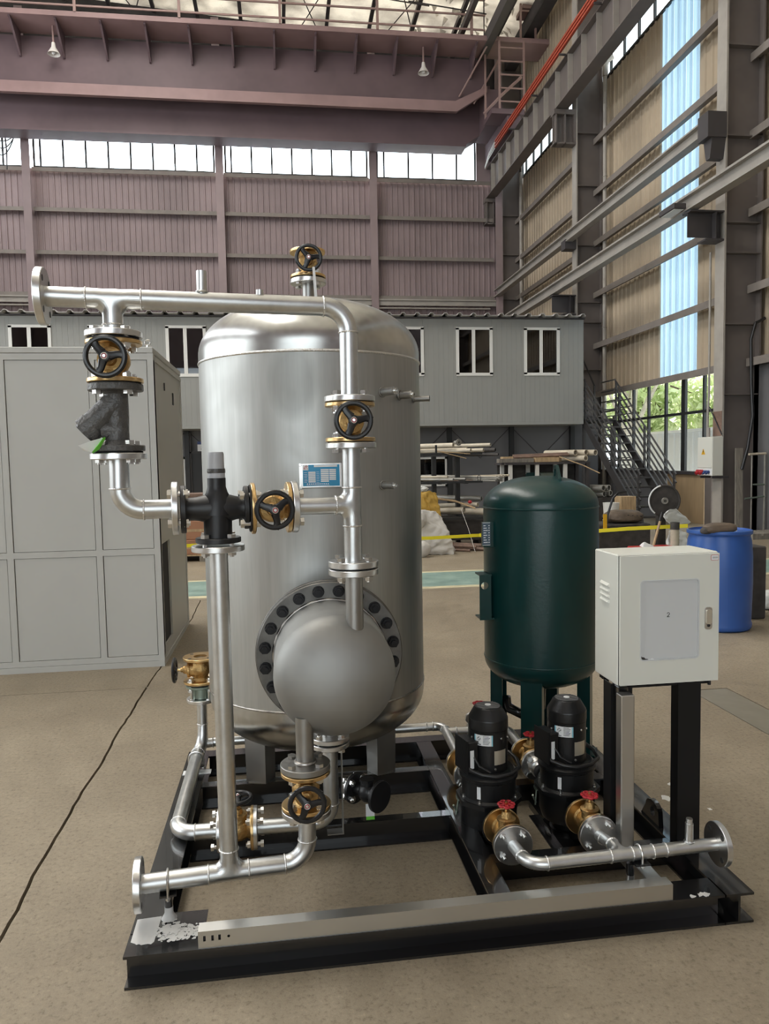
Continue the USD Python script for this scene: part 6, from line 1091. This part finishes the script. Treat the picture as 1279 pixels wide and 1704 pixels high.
part(xb, 'support_arm', J(box(7.97, 8.3, 13.02, 13.06, 1.04, 1.085), box(7.97, 8.165, 13.4, 13.44, 1.04, 1.085)), 'dark_steel', smooth=False)
part(xb, 'conduit', J(rod((8.1, 13.42, 1.82), (8.1, 13.42, 2.3), .022, 8), sweep([(8.1, 13.42, 2.3), (8.12, 13.42, 2.6), (8.12, 13.42, 5.3)], .022, 8), rod((8.05, 13.3, 1.82), (8.05, 13.3, 2.0), .03, 8)), 'rail_grey'); part(xb, 'cable', sweep([(8.12, 13.4, 2.4), (8.14, 13.2, 2.1), (8.15, 13.03, 1.86)], .012, 6), 'cable_black')
single('rust_patch_plate', box(8.160, 8.168, 13.06, 13.34, 1.84, 2.3), 'pipe_rust', 'rusty bare steel plate on the column just above the electrical box', 'plate', smooth=False)
single('hose', sweep([(8.95, 12.98, 4.0), (8.75, 12.96, 3.9), (8.66, 12.95, 3.6), (8.68, 12.95, 2.8), (8.72, 12.95, 2.2), (8.62, 12.94, 1.6), (8.5, 12.93, 1.2)], .03, 10), 'cable_black', 'black hose hanging down the dark web of the right column', 'hose')
single('plank', trimesh.Trimesh([(8.34, 12.88, 0), (8.48, 12.88, 0), (8.34, 12.84, 0), (8.48, 12.84, 0), (8.41, 13.02, 1.6), (8.55, 13.02, 1.6), (8.41, 12.98, 1.6), (8.55, 12.98, 1.6)]).convex_hull, 'wood_grey', 'grey weathered plank leaning against the dark column web', 'plank', smooth=False)
hr = thing('hand_rail', 'low rusty tube railing at the right edge beside the leaning plank', 'railing', (8.8, 12.7, 0))
part(hr, 'top_rail', rod((8.52, 12.75, 1.48), (9.1 if 0 else 8.86, 12.75, 1.49), .022, 8), 'pipe_beige'); part(hr, 'middle_rail', rod((8.45, 12.75, .66), (8.86, 12.75, .7), .018, 8), 'zinc_green'); part(hr, 'middle_rail', rod((8.6, 12.75, .92), (8.86, 12.75, .92), .018, 8), 'zinc_green'); part(hr, 'post', rod((8.58, 12.75, 0), (8.58, 12.75, 1.48), .012, 8), 'pipe_grey'); part(hr, 'post', rod((8.84, 12.75, 0), (8.84, 12.75, 1.5), .018, 8), 'pipe_grey')
single('scrap_pallet', J([box(8.05+.2*k, 8.2+.2*k, 11.9, 12.5, .06, .1) for k in range(4)]+[box(8.05, 8.8, 11.9, 11.98, 0, .06), box(8.05, 8.8, 12.4, 12.48, 0, .06)]), 'wood_grey', 'old low pallet on the floor at the foot of the right column', 'pallet', smooth=False)

# ---------------------------------------------------------------- groups of repeats
GROUP = {'globe_valve': 'brass globe valves with black handwheels', 'gate_valve': 'brass gate valves with red handwheels at the pumps', 'vertical_pump': 'black vertical pumps', 'crane_lamp': 'white lamps under the crane walkway',
         'tree': 'trees outside the right windows', 'carton': 'brown cartons on the pallet', 'sack': 'sacks on the floor beside the rack', 'steel_pipe': 'steel pipes on the racks', 'timber': 'timbers on the work table',
         'pipe_support': 'U-bolt pipe supports', 'rain_pipe': 'downpipes of the right wall', 'barrier_tape': 'yellow barrier tapes', 'plastic_bag': 'plastic bags', 'paint_bucket': 'stacked white buckets', 'rod': 'thin rods',
         'suction_coupling': 'coupling rings behind the pumps', 'loop_pipe': 'pipes of the lower loop', 'suction_pipe': 'suction pipes behind the pumps', 'wood_strip': 'wooden strips', 'paper': 'white papers'}
for prim in stage.GetPrimAtPath('/World').GetChildren():
    base = prim.GetName(); base = base[:-4] if base[-4:-3] == '_' and base[-3:].isdigit() else base
    if base in GROUP and USED.get(('/World', base), 0) > 1 and not prim.GetCustomDataByKey('group'): prim.SetCustomDataByKey('group', GROUP[base])
